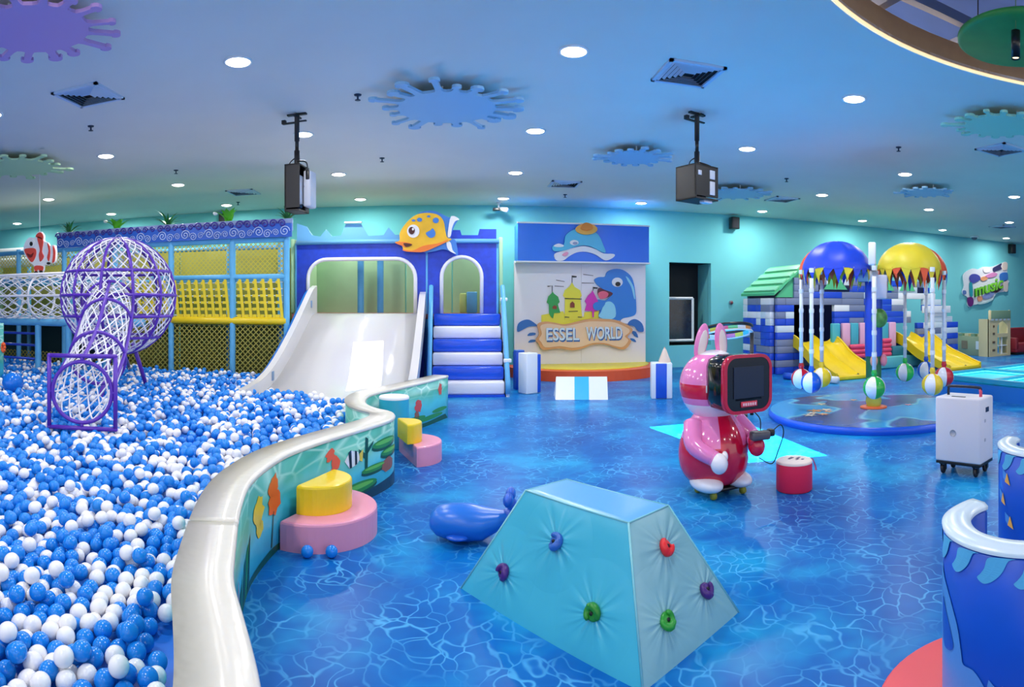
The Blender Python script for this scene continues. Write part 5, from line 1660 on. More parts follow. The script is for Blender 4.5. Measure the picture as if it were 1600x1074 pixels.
# red stool
p = gp(1241, 765)
st = thing('red_stool', 'red cylindrical foam stool with white printed top and strap', 'stool', p)
SR = .158
MB().lathe([(.001, 0), (SR - .01, 0), (SR, .012), (SR, .245)], 36).build('body', mat('stool_red', '#f02a52', .45), st, local=True)
MB().lathe([(SR + .001, .238), (SR + .001, .252), (SR - .012, .262), (.001, .263)], 36).build('top', mat('stool_top', '#ecdcd2', .5), st, local=True)
for x, y, w_, h_ in ((0, .05, .05, .03), (.05, .02, .06, .02), (.02, -.02, .05, .015), (-.03, .03, .03, .02), (.06, -.04, .03, .02)):
    MB().box((x, y, .2645), (w_, h_, .002), rz=.5).build('print', mat('stool_print', '#5a4a6a', .5), st, local=True)
q = MB()
sp_ = smooth_path([(SR - .02, 0, .262), (SR + .02, -.01, .25), (SR + .05, -.02, .18), (SR + .055, -.02, .14)], 4)
for a, b in zip(sp_[:-1], sp_[1:]):
    q.add([a + Vector((0, -.014, 0)), a + Vector((0, .014, 0)), b + Vector((0, .014, 0)), b + Vector((0, -.014, 0))], [(0, 1, 2, 3)])
q.build('strap', mat('strap_pink', '#f07ab0', .5), st, local=True, fix=False)

# ------------------------------------------------------------------ rabbit VR machine
p = gp(1115, 767)
rab = thing('rabbit_vr_machine', 'glossy pink and red rabbit figure wearing black VR headset box', 'VR machine', p, radians(10))
M_RP = mat('rabbit_pink', '#ef86c2', .12, .6, coat=.5); M_RR = mat('rabbit_red', '#d8123e', .12, .6, coat=.5); M_RW = mat('rabbit_white', '#f3edf2', .15, .6, coat=.4)
RM = [M_RP, M_RR, M_RW]
def body_mi(i, k):
    return 0
prof = [(.001, .075), (.16, .08), (.235, .12), (.285, .20), (.305, .30), (.30, .40), (.275, .50), (.235, .58), (.19, .64), (.15, .70)]
pr = [(v.x, v.z) for v in smooth_path([(r, 0, z) for r, z in prof], 4)]
def bm_(i, k):
    a = 2 * pi * (k + .5) / 48; z = pr[i][1]
    front = -sin(a)
    if front > .93 and z > .36: return 1                # red shirt front seam
    return 1 if z < .46 - .05 * front else 0
MB().lathe(pr, 48, (0, 0, 0), mif=bm_).build('body', RM, rab, local=True)
def hm(u):
    if u.z < -.50: return 2
    if u.z < -.26: return 0
    if u.z < .12: return 1 if u.y > -.75 else 2
    return 2 if (u.z > .86 and u.y < .1) else 0
MB().ell((0, .0, .915), (.30, .285, .305), 40, 32, mif=hm).build('head', RM, rab, local=True)
for sx in (-1, 1):
    R = Matrix.Rotation(radians(-10 * sx), 3, 'Y') @ Matrix.Rotation(radians(6), 3, 'X')
    base = Vector((sx * .125, .05, 1.16)); c = base + R @ Vector((0, 0, .13))
    o = MB().ell(c, (.062, .038, .165), 18, 14, R).build('ear', M_RP, rab, local=True)
    MB().ell(c + R @ Vector((0, -.022, -.01)), (.042, .024, .125), 14, 10, R).build('inner_ear', mat('rabbit_ear_cream', '#ead9d6', .2), o, local=True)
    # arm and hand
    sh = Vector((sx * .22, -.02, .60)); el = Vector((sx * .30, -.16, .46)); wr = Vector((sx * .21, -.31, .37 if sx < 0 else .46))
    path = smooth_path([sh, el, wr], 6)
    MB().tube(path, [.085 - .02 * i / (len(path) - 1) for i in range(len(path))], 16).ell(wr, (.066, .066, .066), 14, 10).build('arm', M_RP, rab, local=True)
    h = wr + Vector((-.02 * sx, -.05, -.035))
    mb = MB().ell(h, (.070, .075, .085), 18, 12).ell(h + Vector((-.055 * sx, .0, .05)), (.026, .03, .045), 10, 8)
    mb.build('hand', M_RW if sx < 0 else M_RR, rab, local=True)
    f = MB()
    f.ell((sx * .15, -.11, .115), (.115, .195, .075), 24, 14)
    for v_ in f.v: v_.z = max(v_.z, .055)
    f.build('foot', M_RW, rab, local=True)
    for dy in (-.22, .02):
        q = MB().lathe([(.001, -.018), (.030, -.018), (.034, 0), (.030, .018), (.001, .018)], 16)
        q.xf(Matrix.Translation((sx * .15, dy, .0345)) @ Matrix.Rotation(pi / 2, 4, 'Y'))
        q.build('wheel', mat('wheel_yellow', '#8a8a22', .5), rab, local=True)
MB().box((0, -.08, .062), (.34, .26, .03), bev=.01).build('chassis', M_BLACK, rab, local=True)
# headset
hs_ = MB().box((0, -.33, .975), (.46, .34, .455), bev=.10).build('headset', mat('headset_black', '#0c0b0f', .12, .6), rab, local=True)
def rrect(w, h, r, k=6):
    P = []
    for cx, cz, a in ((w / 2 - r, h / 2 - r, 0), (-w / 2 + r, h / 2 - r, 90), (-w / 2 + r, -h / 2 + r, 180), (w / 2 - r, -h / 2 + r, 270)):
        P += arc(cx, cz, r, r, a, a + 90, k)
    return P
ro, ri = rrect(.475, .47, .11), rrect(.425, .42, .09)
MB().sheet([[(x, -.505, .975 + z) for x, z in ro], [(x, -.505, .975 + z) for x, z in ri]], (0, .05, 0), smooth=True).build('red_rim', mat('headset_red', '#c4163e', .15, .6), rab, local=True)
MB().sheet([[(x, -.500, .975 + z) for x, z in ri]], (0, .02, 0)).build('front_glass', mat('headset_glass', '#0e0d12', .10, .6), rab, local=True)
MB().box((0, -.503, .99), (.30, .008, .25)).build('screen', mat('screen_slate', '#232a3c', .12, .5), rab, local=True)
pl = MB().box((0, -.506, .815), (.16, .012, .045), bev=.004).build('name_plate', mat('plate_red', '#d83a50', .3), rab, local=True)
for k in range(6):
    MB().box((-.058 + .0232 * k, -.5135, .815), (.015, .004, .022)).build('plate_letter', mat('plate_pink', '#f6c6cc', .4), pl, local=True)
# controller held in the raised hand with cable
MB().box((.17, -.43, .53), (.17, .09, .075), rz=radians(-12), bev=.02).build('controller', mat('controller_grey', '#55525a', .4), rab, local=True)
MB().box((.27, -.45, .545), (.05, .07, .06), rz=radians(-12), bev=.012).build('controller_grip', M_BLACK, rab, local=True)
cb = smooth_path([(.28, -.45, .55), (.36, -.47, .60), (.40, -.46, .52), (.38, -.42, .38), (.34, -.38, .26), (.28, -.28, .30)], 6)
MB().tube(cb, .0055, 6).build('cable', M_BLACK, rab, local=True)
MB().tube(smooth_path([(.20, -.40, .56), (.22, -.36, .66), (.12, -.33, .76)], 6), .0055, 6).build('cable', M_BLACK, rab, local=True)

# VR stand rail behind the rabbit
q0 = dp(1136, 518, 9.0)
rail = thing('vr_stand_rail', 'black hoop rail with rainbow light band on post behind rabbit', 'VR stand', (q0.x, q0.y, 0))
RT = Matrix.Translation((0, 0, q0.z)) @ Matrix.Rotation(radians(-14), 4, 'X')
b = MB().torus((0, 0, .04), .365, .024, n=40, m=8).xf(RT); b.build('hoop', M_BLACK, rail, local=True)
b = MB().torus((0, 0, -.045), .365, .015, n=40, m=8).xf(RT); b.build('lower_hoop', mat('hoop_white', '#cfd6da', .3), rail, local=True)
cols_ = ['#58c8e0', '#f2d24a', '#ee6a8a', '#7ad08a', '#f0f0f0', '#f2a24a', '#6a8ae0', '#f4f4f4']
for k in range(16):
    a0, a1 = 2 * pi * k / 16, 2 * pi * (k + 1) / 16
    b = MB().lathe([(.36, .03), (.36, -.04), (.352, -.04), (.352, .03)], 4, (0, 0, 0), a0, a1).xf(RT)
    b.build('light_band', mat('band_' + cols_[k % 8], cols_[k % 8], .4), rail, local=True)
MB().tube([(.31, -.18, 0.02), (.31, -.18, q0.z - .02)], .028, 10).build('post', M_BLACK, rail, local=True)
MB().lathe([(.001, 0), (.30, 0), (.30, .03), (.26, .045), (.001, .045)], 32, (.0, 0, 0)).build('base', M_BLACK, rail, local=True)

# ------------------------------------------------------------------ palm carousel
CC = gp(1365, 637, .1)
car = thing('palm_carousel', 'round palm tree carousel with blue and yellow fabric canopies and ocean print platform', 'carousel', (CC.x, CC.y, 0))
CRr = 1.53
def carousel_top():
    m = bpy.data.materials.new('ocean_print'); m.use_nodes = True
    nt = m.node_tree; N = nt.nodes; L = nt.links; b = N['Principled BSDF']
    tc = N.new('ShaderNodeTexCoord')
    nz = N.new('ShaderNodeTexNoise'); nz.inputs['Scale'].default_value = .75; nz.inputs['Detail'].default_value = 2; L.new(tc.outputs['Object'], nz.inputs['Vector'])
    r = N.new('ShaderNodeValToRGB'); e = r.color_ramp.elements; r.color_ramp.interpolation = 'EASE'
    e[0].position = .40; e[0].color = rgb('#3d4d86'); e[1].position = .52; e[1].color = rgb('#2f9fe0')
    x = e.new(.47); x.color = rgb('#3a5aa0'); x = e.new(.50); x.color = rgb('#6cc6e6')
    L.new(nz.outputs['Fac'], r.inputs['Fac'])
    L.new(r.outputs['Color'], b.inputs['Base Color'])
    b.inputs['Roughness'].default_value = .22
    return m
MB().lathe([(CRr, 0), (CRr + .01, .03), (CRr + .01, .08), (CRr - .02, .10)], 72).build('platform_edge', mat('carousel_edge', '#1a5ad4', .3), car, local=True)
MB().lathe([(CRr - .015, .10), (.001, .101)], 72).build('platform_top', carousel_top(), car, local=True)
sf = MB()   # printed starfish and shells
def flat(pts, z, m, nm):
    MB().add([(x, y, z) for x, y in pts], [tuple(range(len(pts)))]).build(nm, m, car, local=True, fix=False)
M_SHELL = mat('print_shell', '#e6d2b0', .3); M_STAR = mat('print_star', '#e49a5a', .3)
def star(cx, cy, r, m, n_=5):
    flat([(cx + (r if k % 2 == 0 else r * .42) * cos(pi * k / n_ + .3), cy + (r if k % 2 == 0 else r * .42) * sin(pi * k / n_ + .3)) for k in range(2 * n_)], .104, m, 'printed_starfish')
rr = random.Random(3)
for (x, y, z_) in ((-1.0, .12, 0), (-.86, .26, 0), (-.75, .10, 0), (-.92, -.04, 0), (-1.12, .0, 0), (-.68, .24, 0)):
    star(x, y, rr.uniform(.08, .15), M_STAR if rr.random() < .5 else M_SHELL, rr.choice((5, 6, 7)))
star(.55, -.15, .08, mat('print_pink', '#e87a8a', .3)); star(-.45, .70, .10, M_SHELL); star(.2, .75, .08, M_STAR)
# central trunk
MB().lathe([(.001, .10), (.20, .10), (.20, .118), (.15, .13), (.001, .13)], 32).build('foot_disc', mat('foot_orange', '#ee6a3c', .3), car, local=True)
MB().lathe([(.10, .12), (.12, .2), (.10, .30), (.13, .34), (.10, .36)], 24).build('trunk_foot', mat('trunk_yellow_green', '#b8bc4a', .4), car, local=True)
MB().lathe([(.115, .34), (.115, .86)], 24).build('trunk_lower', mat('trunk_green', '#1f6a3c', .4), car, local=True)
MB().lathe([(.125, .86), (.13, 1.0), (.13, 1.95), (.10, 2.05)], 24).build('trunk', mat('trunk_blue', '#1c48c0', .4), car, local=True)
for sx, c in ((-1, '#f0a888'), (1, '#e88a9a')):
    MB().ell((sx * .09, -.12, .80), (.06, .05, .09), 12, 8).build('trunk_ornament', mat('orn' + c, c, .4), car, local=True)
MB().ell((-.02, -.16, 1.42), (.14, .08, .14), 16, 10).build('green_coconut', mat('coconut_green', '#5a9a4a', .4, var=.4, vscale=14), car, local=True)
MB().lathe([(.22, 1.95), (.24, 2.0), (.24, 2.1), (.001, 2.12)], 24).build('hub', mat('hub_grey', '#b8bec8', .4), car, local=True)
# view-aligned directions are only used to find where canopies stand around the trunk
tv = atan2(CC.x, CC.y); rgt = Vector((cos(tv), -sin(tv), 0)); fwd = Vector((sin(tv), cos(tv), 0))
def canopy(ax_, r, rh, z0, m, mi_in, seed, label):
    """drooping palm canopy: half dome with a ragged leaf fringe"""
    rd = random.Random(seed); c = Vector((ax_.x, ax_.y, z0)); nseg = 44
    q = MB(); V = []
    lv = 9
    for j in range(lv + 1):
        p_ = (pi / 2) * j / lv
        for k in range(nseg):
            a = 2 * pi * k / nseg
            V.append(c + Vector((r * sin(p_) * cos(a), r * sin(p_) * sin(a), rh * cos(p_) + .012 * sin(a * 9) * sin(p_))))
    F = []
    for j in range(lv):
        for k in range(nseg):
            l = (k + 1) % nseg
            F.append((j * nseg + k, (j + 1) * nseg + k, (j + 1) * nseg + l, j * nseg + l))
    q.add(V, F, 0, True)
    o = q.build('canopy', m, car, local=True, fix=False)
    for k in range(nseg // 2):
        a0 = 2 * pi * 2 * k / nseg; a1 = 2 * pi * (2 * k + 2.3) / nseg; am = (a0 + a1) / 2 + rd.uniform(-.05, .05)
        L_ = rd.uniform(.14, .30)
        P = [c + Vector((r * cos(a0), r * sin(a0), .02)), c + Vector((r * cos(a1), r * sin(a1), .02)), c + Vector((r * .99 * cos(am + .04), r * .99 * sin(am + .04), -L_ * .5)), c + Vector((r * .95 * cos(am), r * .95 * sin(am), -L_)), c + Vector((r * .99 * cos(am - .08), r * .99 * sin(am - .08), -L_ * .45))]
        MB().add(P, [(0, 1, 2, 3, 4)]).build('leaf_tip', m if k % 3 else mi_in, o, local=True, fix=False)
M_CB = mat('canopy_blue', '#1a44d0', .45); M_CYl = mat('canopy_yellow', '#ead22e', .45); M_CO = mat('canopy_orange', '#f0582c', .45); M_CRd = mat('canopy_red', '#c8322c', .45)
def off(dx_, dd): return rgt * dx_ + fwd * dd
canopy(off(-.54, -.12), .50, .42, 2.12, M_CB, M_CYl, 1, '')
canopy(off(-.66, .45), .50, .42, 2.12, M_CO, M_CYl, 2, '')
canopy(off(.52, -.12), .47, .40, 2.12, M_CYl, M_CO, 3, '')
canopy(off(.66, .42), .48, .42, 2.10, M_CO, M_CB, 4, '')
# arms and the tall white front post
for dx_, dd in ((-.54, -.12), (-.66, .45), (.52, -.12), (.66, .42)):
    e = off(dx_, dd)
    MB().tube([(0, 0, 2.05), (e.x * .6, e.y * .6, 2.36), (e.x, e.y, 2.50)], .03, 8).build('arm', M_WHITE, car, local=True)
    MB().tube([(e.x, e.y, 2.50), (e.x, e.y, 2.10)], .02, 8).build('canopy_stem', M_WHITE, car, local=True)
fpst = off(-.02, -1.05)
MB().tube([(0, 0, 2.1), (fpst.x * .5, fpst.y * .5, 2.30), (fpst.x, fpst.y, 2.38)], .04, 8).build('arm', M_WHITE, car, local=True)
MB().box((fpst.x, fpst.y, 2.28), (.10, .06, .30), rz=-tv, bev=.02).build('front_arm_cap', M_WHITE, car, local=True)
MB().box((off(.08, -.5).x, off(.08, -.5).y, 1.86), (.22, .14, .34), rz=-tv, bev=.02).build('motor_box', mat('motor_grey', '#c3c0cc', .4), car, local=True)
# hanging beach balls
M_TUBE = mat('hanger_white', '#dfe4ea', .4)
def beach(px, py, rad, col, label, two=False):
    zc = .54
    w = gp(px, py, zc)
    t = thing('beach_ball_seat', label, 'beach ball', (w.x, w.y, zc - .15), tv * .3, group='striped balls hanging from the carousel')
    m = mat('beach_' + col, col, .15, .6)
    br_ = .148
    U = MB(); nu, nv = 36, 16
    U.ell((0, 0, .15), (br_, br_, br_), nu, nv, mif=lambda u: 1 if (int((atan2(u.y, u.x) + pi + .25) / (pi / 3)) % 2) else 0)
    U.build('ball', [mat('beach_white', '#f4f2f4', .15, .6), m], t, local=True)
    MB().lathe([(.001, .302), (.03, .299), (.035, .292)], 14).build('ball_cap', m, t, local=True)
    top = 1.98
    MB().tube([(0, 0, .30), (0, 0, top - (zc - .15))], .028, 10).build('hanger_tube', M_TUBE, t, local=True)
    for k in range(5):
        z = .55 + .28 * k
        MB().lathe([(.034, z), (.036, z + .03), (.034, z + .06)], 10).build('tube_collar', M_WHITE, t, local=True)
    MB().lathe([(.03, .30), (.042, .33), (.03, .38)], 10).build('knot', m, t, local=True)
beach(1252, 592, 0, '#d01c34', 'red and white striped ball, leftmost under the blue canopy')
beach(1268, 598, 0, '#1c62cc', 'blue and white striped ball in front under the blue canopy')
beach(1284, 590, 0, '#f0d02c', 'yellow and white striped ball behind the blue one at left')
beach(1366, 606, 0, '#2cb24a', 'green and white striped ball on the tall front post of carousel')
beach(1414, 582, 0, '#2fc04e', 'green and white striped ball hanging right of carousel trunk')
beach(1447, 579, 0, '#1c58c4', 'blue and white striped ball under the yellow canopy')
beach(1457, 601, 0, '#f0cc2c', 'yellow and white striped ball nearest under the yellow canopy')
beach(1475, 589, 0, '#c41a30', 'red and white striped ball, rightmost under the orange canopy')

# ------------------------------------------------------------------ block play house
HY_ = 12.6
house = thing('block_play_house', 'play house of blue, grey and white building blocks with green roofs and two slide doors', 'play house', (10, HY_, 0))
BWd, BHt = .232, .162
BC = [mat('block_royal', '#2450d0', .35), mat('block_grey', '#7d87a6', .4), mat('block_pale', '#d6e4ee', .35), mat('block_white2', '#eef0f4', .35), mat('block_navy', '#141c48', .4)]
ncol, nrow = 26, 14
hx = 7.2
def top_rows(c):
    if c < 2: return 11
    if c < 20: return 14
    if c < 21: return 13
    return (12, 11, 9, 8, 7)[min(c - 21, 4)]
def open_cell(c, r):
    x = c
    if 2 <= c <= 6 and 4 <= r <= 9: return True        # left door
    if 15 <= c <= 18 and 4 <= r <= 6: return True       # right slide door
    if c in (18, 19) and 7 <= r <= 10: return True      # window with stepped sill
    if c == 17 and 9 <= r <= 10: return True
    if c == 20 and 7 <= r <= 8: return True
    return False
block_me = {}
def block(w_, m_i):
    k = (w_, m_i)
    if k not in block_me:
        block_me[k] = MB().box((0, 0, 0), (w_ * BWd - .005, .12, BHt - .005), bev=.006).mesh('block', [BC[m_i]])
    return block_me[k]
rb2 = random.Random(21)
def pick(): 
    v_ = rb2.random()
    return 0 if v_ < .34 else 1 if v_ < .68 else 2 if v_ < .80 else 3 if v_ < .98 else 4
bc = 0
for r_ in range(nrow):
    c_ = 0
    while c_ < ncol:
        if r_ >= top_rows(c_) or open_cell(c_, r_): c_ += 1; continue
        L_ = rb2.choice((1, 2, 2, 3, 3, 4))
        l = 1
        while l < L_ and c_ + l < ncol and r_ < top_rows(c_ + l) and not open_cell(c_ + l, r_): l += 1
        mi_ = pick() if r_ > 2 else (0 if r_ % 2 == 0 else 1)
        o = bpy.data.objects.new('block', block(l, mi_)); C.objects.link(o); o.parent = house
        o.location = (hx + (c_ + l / 2) * BWd - 10, -.06 + .008 * rb2.random(), (r_ + .5) * BHt)
        c_ += l
# left side face
for r_ in range(11):
    c_ = 0
    while c_ < 6:
        l = min(rb2.choice((1, 1, 2, 2)), 6 - c_)
        mi_ = pick() if r_ > 2 else (0 if r_ % 2 == 0 else 1)
        o = bpy.data.objects.new('block', block(l, mi_)); C.objects.link(o); o.parent = house
        o.location = (hx - .06 - 10 + .006 * rb2.random(), .0 + (c_ + l / 2) * BWd + .02, (r_ + .5) * BHt); o.rotation_euler = (0, 0, pi / 2)
        c_ += l
core = MB()
core.box((hx + .75, HY_ + 1.35, 1.0), (1.5, .1, 2.0)); core.box((9.3, HY_ + 1.35, 1.1), (1.8, .1, 2.2))
core.box((hx + 1.75, HY_ + .7, .9), (.1, 1.3, 1.8)); core.box((10.2, HY_ + .7, .9), (.1, 1.3, 1.8))
core.build('inner_wall', BC[4], house)
MB().box((9.9, HY_ + .72, .62), (5.4, 1.38, .08)).build('deck', BC[4], house)
# roofs
M_ROOF = mat('roof_green', '#57c288', .4); M_ROOFL = mat('roof_light', '#8fdcb0', .35)
def slope(x0, z0, x1, z1, y0, y1):
    q = MB().prism([(x0, y0, z0), (x1, y0, z1), (x1, y0, z1 - .06), (x0, y0, z0 - .06)], (0, y1 - y0, 0))
    o = q.build('roof', M_ROOF, house)
    dxx, dzz = x1 - x0, z1 - z0
    for k in range(4):
        f0, f1 = .06 + .24 * k, .06 + .24 * k + .13
        MB().prism([(x0 + dxx * f0, y0 + .04, z0 + dzz * f0 + .005), (x0 + dxx * f1, y0 + .04, z0 + dzz * f1 + .005), (x0 + dxx * f1 - .02, y0 + .04, z0 + dzz * f1 + .03), (x0 + dxx * f0 - .02, y0 + .04, z0 + dzz * f0 + .03)], (0, y1 - y0 - .1, 0)).build('roof_slat', M_ROOFL, o)
slope(7.10, 1.90, 7.95, 2.60, HY_ - .15, 14.15)
MB().prism([(7.2, HY_ - .05, 1.80), (7.95, HY_ - .05, 2.56), (8.45, HY_ - .05, 2.2), (8.2, HY_ - .05, 1.8)], (0, .05, 0)).build('gable', M_ROOF, house)
for x0, x1 in ((8.5, 9.2), (10.2, 10.75), (10.95, 11.5)):
    MB().prism([(x0, HY_ - .14, 2.0), (x1, HY_ - .14, 2.0), ((x0 + x1) / 2, HY_ - .14, 2.42)], (0, .05, 0)).build('gable', M_ROOF, house)
for x0 in (9.6, 10.9):
    MB().box((x0 + .3, HY_ - .02, 2.40), (.5, .14, .22), bev=.01).build('white_block', BC[3], house)
    MB().box((x0 + .3, HY_ + .4, 2.55), (1.0, .6, .3), bev=.01).build('roof_block', M_ROOF, house)
# white cross rail near the right end
MB().box((12.3, HY_ - .16, 1.50), (1.1, .05, .2), bev=.01).build('white_rail', BC[3], house)
# middle columns and rolls
M_TQ = mat('column_teal', '#4cb6c6', .35); M_CP = mat('column_pink', '#f2b6d2', .35); M_RO = mat('roll_pink', '#ee4c74', .3)
colsx = [(1305, M_TQ), (1321, M_CP), (1334, M_TQ), (1348, M_CP), (1381, M_TQ), (1393, M_CP)]
for px_, m in colsx:
    w = wp(px_, 520, HY_ - .22)
    MB().box((w.x, HY_ - .22, .83), (.235, .12, .68), bev=.025).build('column', m, house)
for px0, px1, nr in ((1327, 1353, 3), (1378, 1391, 4)):
    x0, x1 = wp(px0, 540, HY_ - .4).x, wp(px1, 540, HY_ - .4).x
    for k in range(nr):
        MB().tube([(x0, HY_ - .42, .36 + .115 * k), (x0 + .03, HY_ - .42, .36 + .115 * k), (x1 - .03, HY_ - .42, .36 + .115 * k), (x1, HY_ - .42, .36 + .115 * k)], [.045, .062, .062, .045], 14).build('pink_roll', M_RO, house)
x0, x1 = wp(1352, 560, HY_ - .45).x, wp(1440, 560, HY_ - .45).x
MB().box(((x0 + x1) / 2, HY_ - .42, .16), (x1 - x0, .34, .30), bev=.03).build('teal_bench', mat('bench_teal', '#62c0c4', .4), house)
MB().box((x1 - .55, HY_ - .35, .43), (.95, .2, .24), bev=.03).build('teal_cushion', mat('cushion_teal', '#2c7a8c', .4), house)
# two yellow slides
def yslide(xl, xr, label, ylen, wav=True):
    t = thing('yellow_slide', label, 'slide', ((xl + xr) / 2, HY_ - ylen, 0))
    M_YS = mat('slide_yellow', '#f2ce12', .3)
    nS = 20; W = 2
    lanes = 2; lw = (xr - xl) / lanes
    def zat(s): return .07 + .66 * (1 - s) ** 1.25 * (1 if not wav else 1)
    for ln_ in range(lanes):
        q = MB(); V = []; F = []
        for i in range(nS + 1):
            s = i / nS; y = HY_ - .08 - (ylen - .08) * s; z = zat(s) + (.05 * sin(3 * pi * s) * (1 - s))
            for j in range(9):
                u_ = j / 8; e = abs(2 * u_ - 1) ** 4
                V.append((xl + lw * (ln_ + u_), y, z + e * (.17 - .11 * s)))
        for i in range(nS):
            for j in range(8): F.append((i * 9 + j, i * 9 + j + 1, (i + 1) * 9 + j + 1, (i + 1) * 9 + j))
        q.add(V, F, 0, True)
        q.build('chute', M_YS, t, fix=False)
    for x in (xl - .02, xr + .02):
        q = MB(); V = []; F = []
        for i in range(nS + 1):
            s = i / nS; y = HY_ - .08 - (ylen - .08) * s; z = zat(s) + (.05 * sin(3 * pi * s) * (1 - s))
            V += [(x - .025, y, max(.0, z - .10)), (x - .025, y, z + .19 - .10 * s), (x + .025, y, z + .19 - .10 * s), (x + .025, y, max(0, z - .10))]
        for i in range(nS):
            for j in range(4): F.append((4 * i + j, 4 * i + (j + 1) % 4, 4 * i + 4 + (j + 1) % 4, 4 * i + 4 + j))
        F += [(0, 1, 2, 3), (4 * nS + 3, 4 * nS + 2, 4 * nS + 1, 4 * nS)]
        q.add(V, F, 0, False); q.build('side_rail', M_YS, t)
    MB().box(((xl + xr) / 2, HY_ - ylen + .02, .05), (xr - xl, .10, .10), bev=.03).build('end_lip', M_YS, t)
    MB().box(((xl + xr) / 2, HY_ - .5, .22), (.2, .2, .42)).build('support', M_YS, t)
yslide(7.68, 8.78, 'double yellow plastic slide at left door of block house', 1.85)
yslide(10.85, 11.95, 'double yellow plastic slide at right end of block house', 2.1)
# blue and white roll on the floor
a, b_ = gp(1226, 593), gp(1309, 600)
a.z = b_.z = .075
t = thing('striped_roll', 'blue and white striped foam roll on floor before left slide', 'foam roll', (a + b_) / 2 - Vector((0, 0, .075)))
for k in range(6):
    MB().tube([a.lerp(b_, k / 6), a.lerp(b_, (k + 1) / 6)], .074, 16).build('segment', M_STB if k % 2 == 0 else M_STW, t)

# ------------------------------------------------------------------ lit water table
wt = thing('water_table', 'low blue water table with glowing turquoise trays at right', 'water table', (9.4, 6.8, 0))
tx0, tx1, ty0, ty1, tz = 7.95, 10.75, 5.35, 8.15, .29
M_WTB = mat('table_blue', '#2a7fd8', .3); M_WTT = mat('table_top_cyan', '#38a8cc', .3)
M_GLOW = mat('tray_led', '#0cc8d8', .3, emit=.35); M_LED = mat('led_strip', '#5cf4fa', .3, emit=1.2)
MB().box(((tx0 + tx1) / 2, (ty0 + ty1) / 2, (tz - .03) / 2), (tx1 - tx0, ty1 - ty0, tz - .03)).build('base', M_WTB, wt)
g_ = .10; cw_ = (tx1 - tx0 - 3 * g_) / 2; ch_ = (ty1 - ty0 - 3 * g_) / 2
holes = []
for i in range(2):
    for j in range(2):
        x, y = tx0 + g_ + i * (cw_ + g_), ty0 + g_ + j * (ch_ + g_)
        holes.append([(x, y, tz), (x + cw_, y, tz), (x + cw_, y + ch_, tz), (x, y + ch_, tz)])
MB().sheet([[(tx0, ty0, tz), (tx1, ty0, tz), (tx1, ty1, tz), (tx0, ty1, tz)]] + holes, (0, 0, .07)).build('rim', M_WTT, wt)
for h in holes:
    x, y = h[0][0], h[0][1]
    o = MB().box((x + cw_ / 2, y + ch_ / 2, tz - .012), (cw_ - .004, ch_ - .004, .016)).build('tray', M_GLOW, wt)
    for q in range(4):
        a_, b2 = Vector(h[q]), Vector(h[(q + 1) % 4]); c_ = Vector((x + cw_ / 2, y + ch_ / 2, tz))
        MB().tube([a_.lerp(c_, .05) + Vector((0, 0, .02)), b2.lerp(c_, .05) + Vector((0, 0, .02))], .012, 6).build('led_strip', M_LED, o)

# ------------------------------------------------------------------ toy castle shelf at far right
toy = thing('toy_castle_shelf', 'beige castle shaped play shelf with arch against right wall', 'play furniture', (15.0, 12.6, 0))
M_BE = mat('castle_beige', '#d8c79a', .5); M_OL = mat('castle_sage', '#9aa888', .5); M_SG = mat('castle_green', '#7f9f80', .5)
MB().box((14.95, 13.45, .31), (.30, 1.7, .62), bev=.01).build('wing', M_OL, toy)
for k in range(6):
    MB().box((14.95, 12.75 + .28 * k, .66), (.30, .16, .08)).build('battlement', M_BE if k % 2 else M_SG, toy)
for k in range(2):
    MB().box((14.79, 13.05 + .62 * k, .34), (.02, .24, .26)).build('window_print', mat('toy_window', '#dfe6ee', .5) if k == 0 else mat('toy_window_brown', '#8a7a60', .5), toy)
tz1 = 1.18
archp = [(15.12, .72), (15.12, .9)] + arc(15.38, .9, .26, .2, 180, 0, 10)[1:-1] + [(15.64, .9), (15.64, .72)]
MB().sheet([[(14.72, 12.55, 0), (15.78, 12.55, 0), (15.78, 12.55, tz1), (14.72, 12.55, tz1)], [(x, 12.55, z) for x, z in archp], [(15.12, 12.55, .06), (15.64, 12.55, .06), (15.64, 12.55, .60), (15.12, 12.55, .60)]], (0, .06, 0)).build('tower_front', M_BE, toy)
for x in (14.75, 15.75): MB().box((x, 12.78, .59), (.06, .42, 1.18)).build('tower_side', M_BE, toy)
for z in (.05, .33, .62):
    MB().box((15.25, 12.78, z), (1.0, .40, .03)).build('shelf', M_WHITE, toy)
MB().box((15.38, 12.60, .33), (.03, .05, .54)).build('shelf_divider', M_WHITE, toy)
MB().box((15.25, 12.56, 1.32), (.95, .14, .26), bev=.01).build('tower_sign', M_SG, toy)
for k in range(5):
    MB().box((14.84 + .20 * k, 12.53, 1.17), (.11, .03, .07)).build('awning_scallop', M_WHITE, toy)
for x in (14.77, 15.73):
    MB().lathe([(.05, 1.15), (.05, 1.44), (.001, 1.47)], 12, (x, 12.57, 0)).build('turret', M_BE, toy)
for z, w_ in ((.95, .07), (.72, .1), (.45, .12), (.2, .12)):
    MB().box((14.93, 12.54, z), (w_, .012, .07)).build('slot_print', mat('toy_slot', '#6a5a48', .5), toy)
sofa = thing('red_sofa', 'dark red padded sofa at far right edge', 'sofa', (16.6, 12.7, 0))
MB().box((0, 0, .22), (1.5, .7, .30), bev=.05).build('seat', mat('sofa_red', '#8e1f2c', .5), sofa, local=True)
MB().box((0, .28, .55), (1.5, .18, .62), bev=.05).build('backrest', mat('sofa_red', '#8e1f2c', .5), sofa, local=True)
for sx in (-.7, .7):
    MB().box((sx, 0, .36), (.14, .7, .4), bev=.04).build('armrest', mat('sofa_red', '#8e1f2c', .5), sofa, local=True)
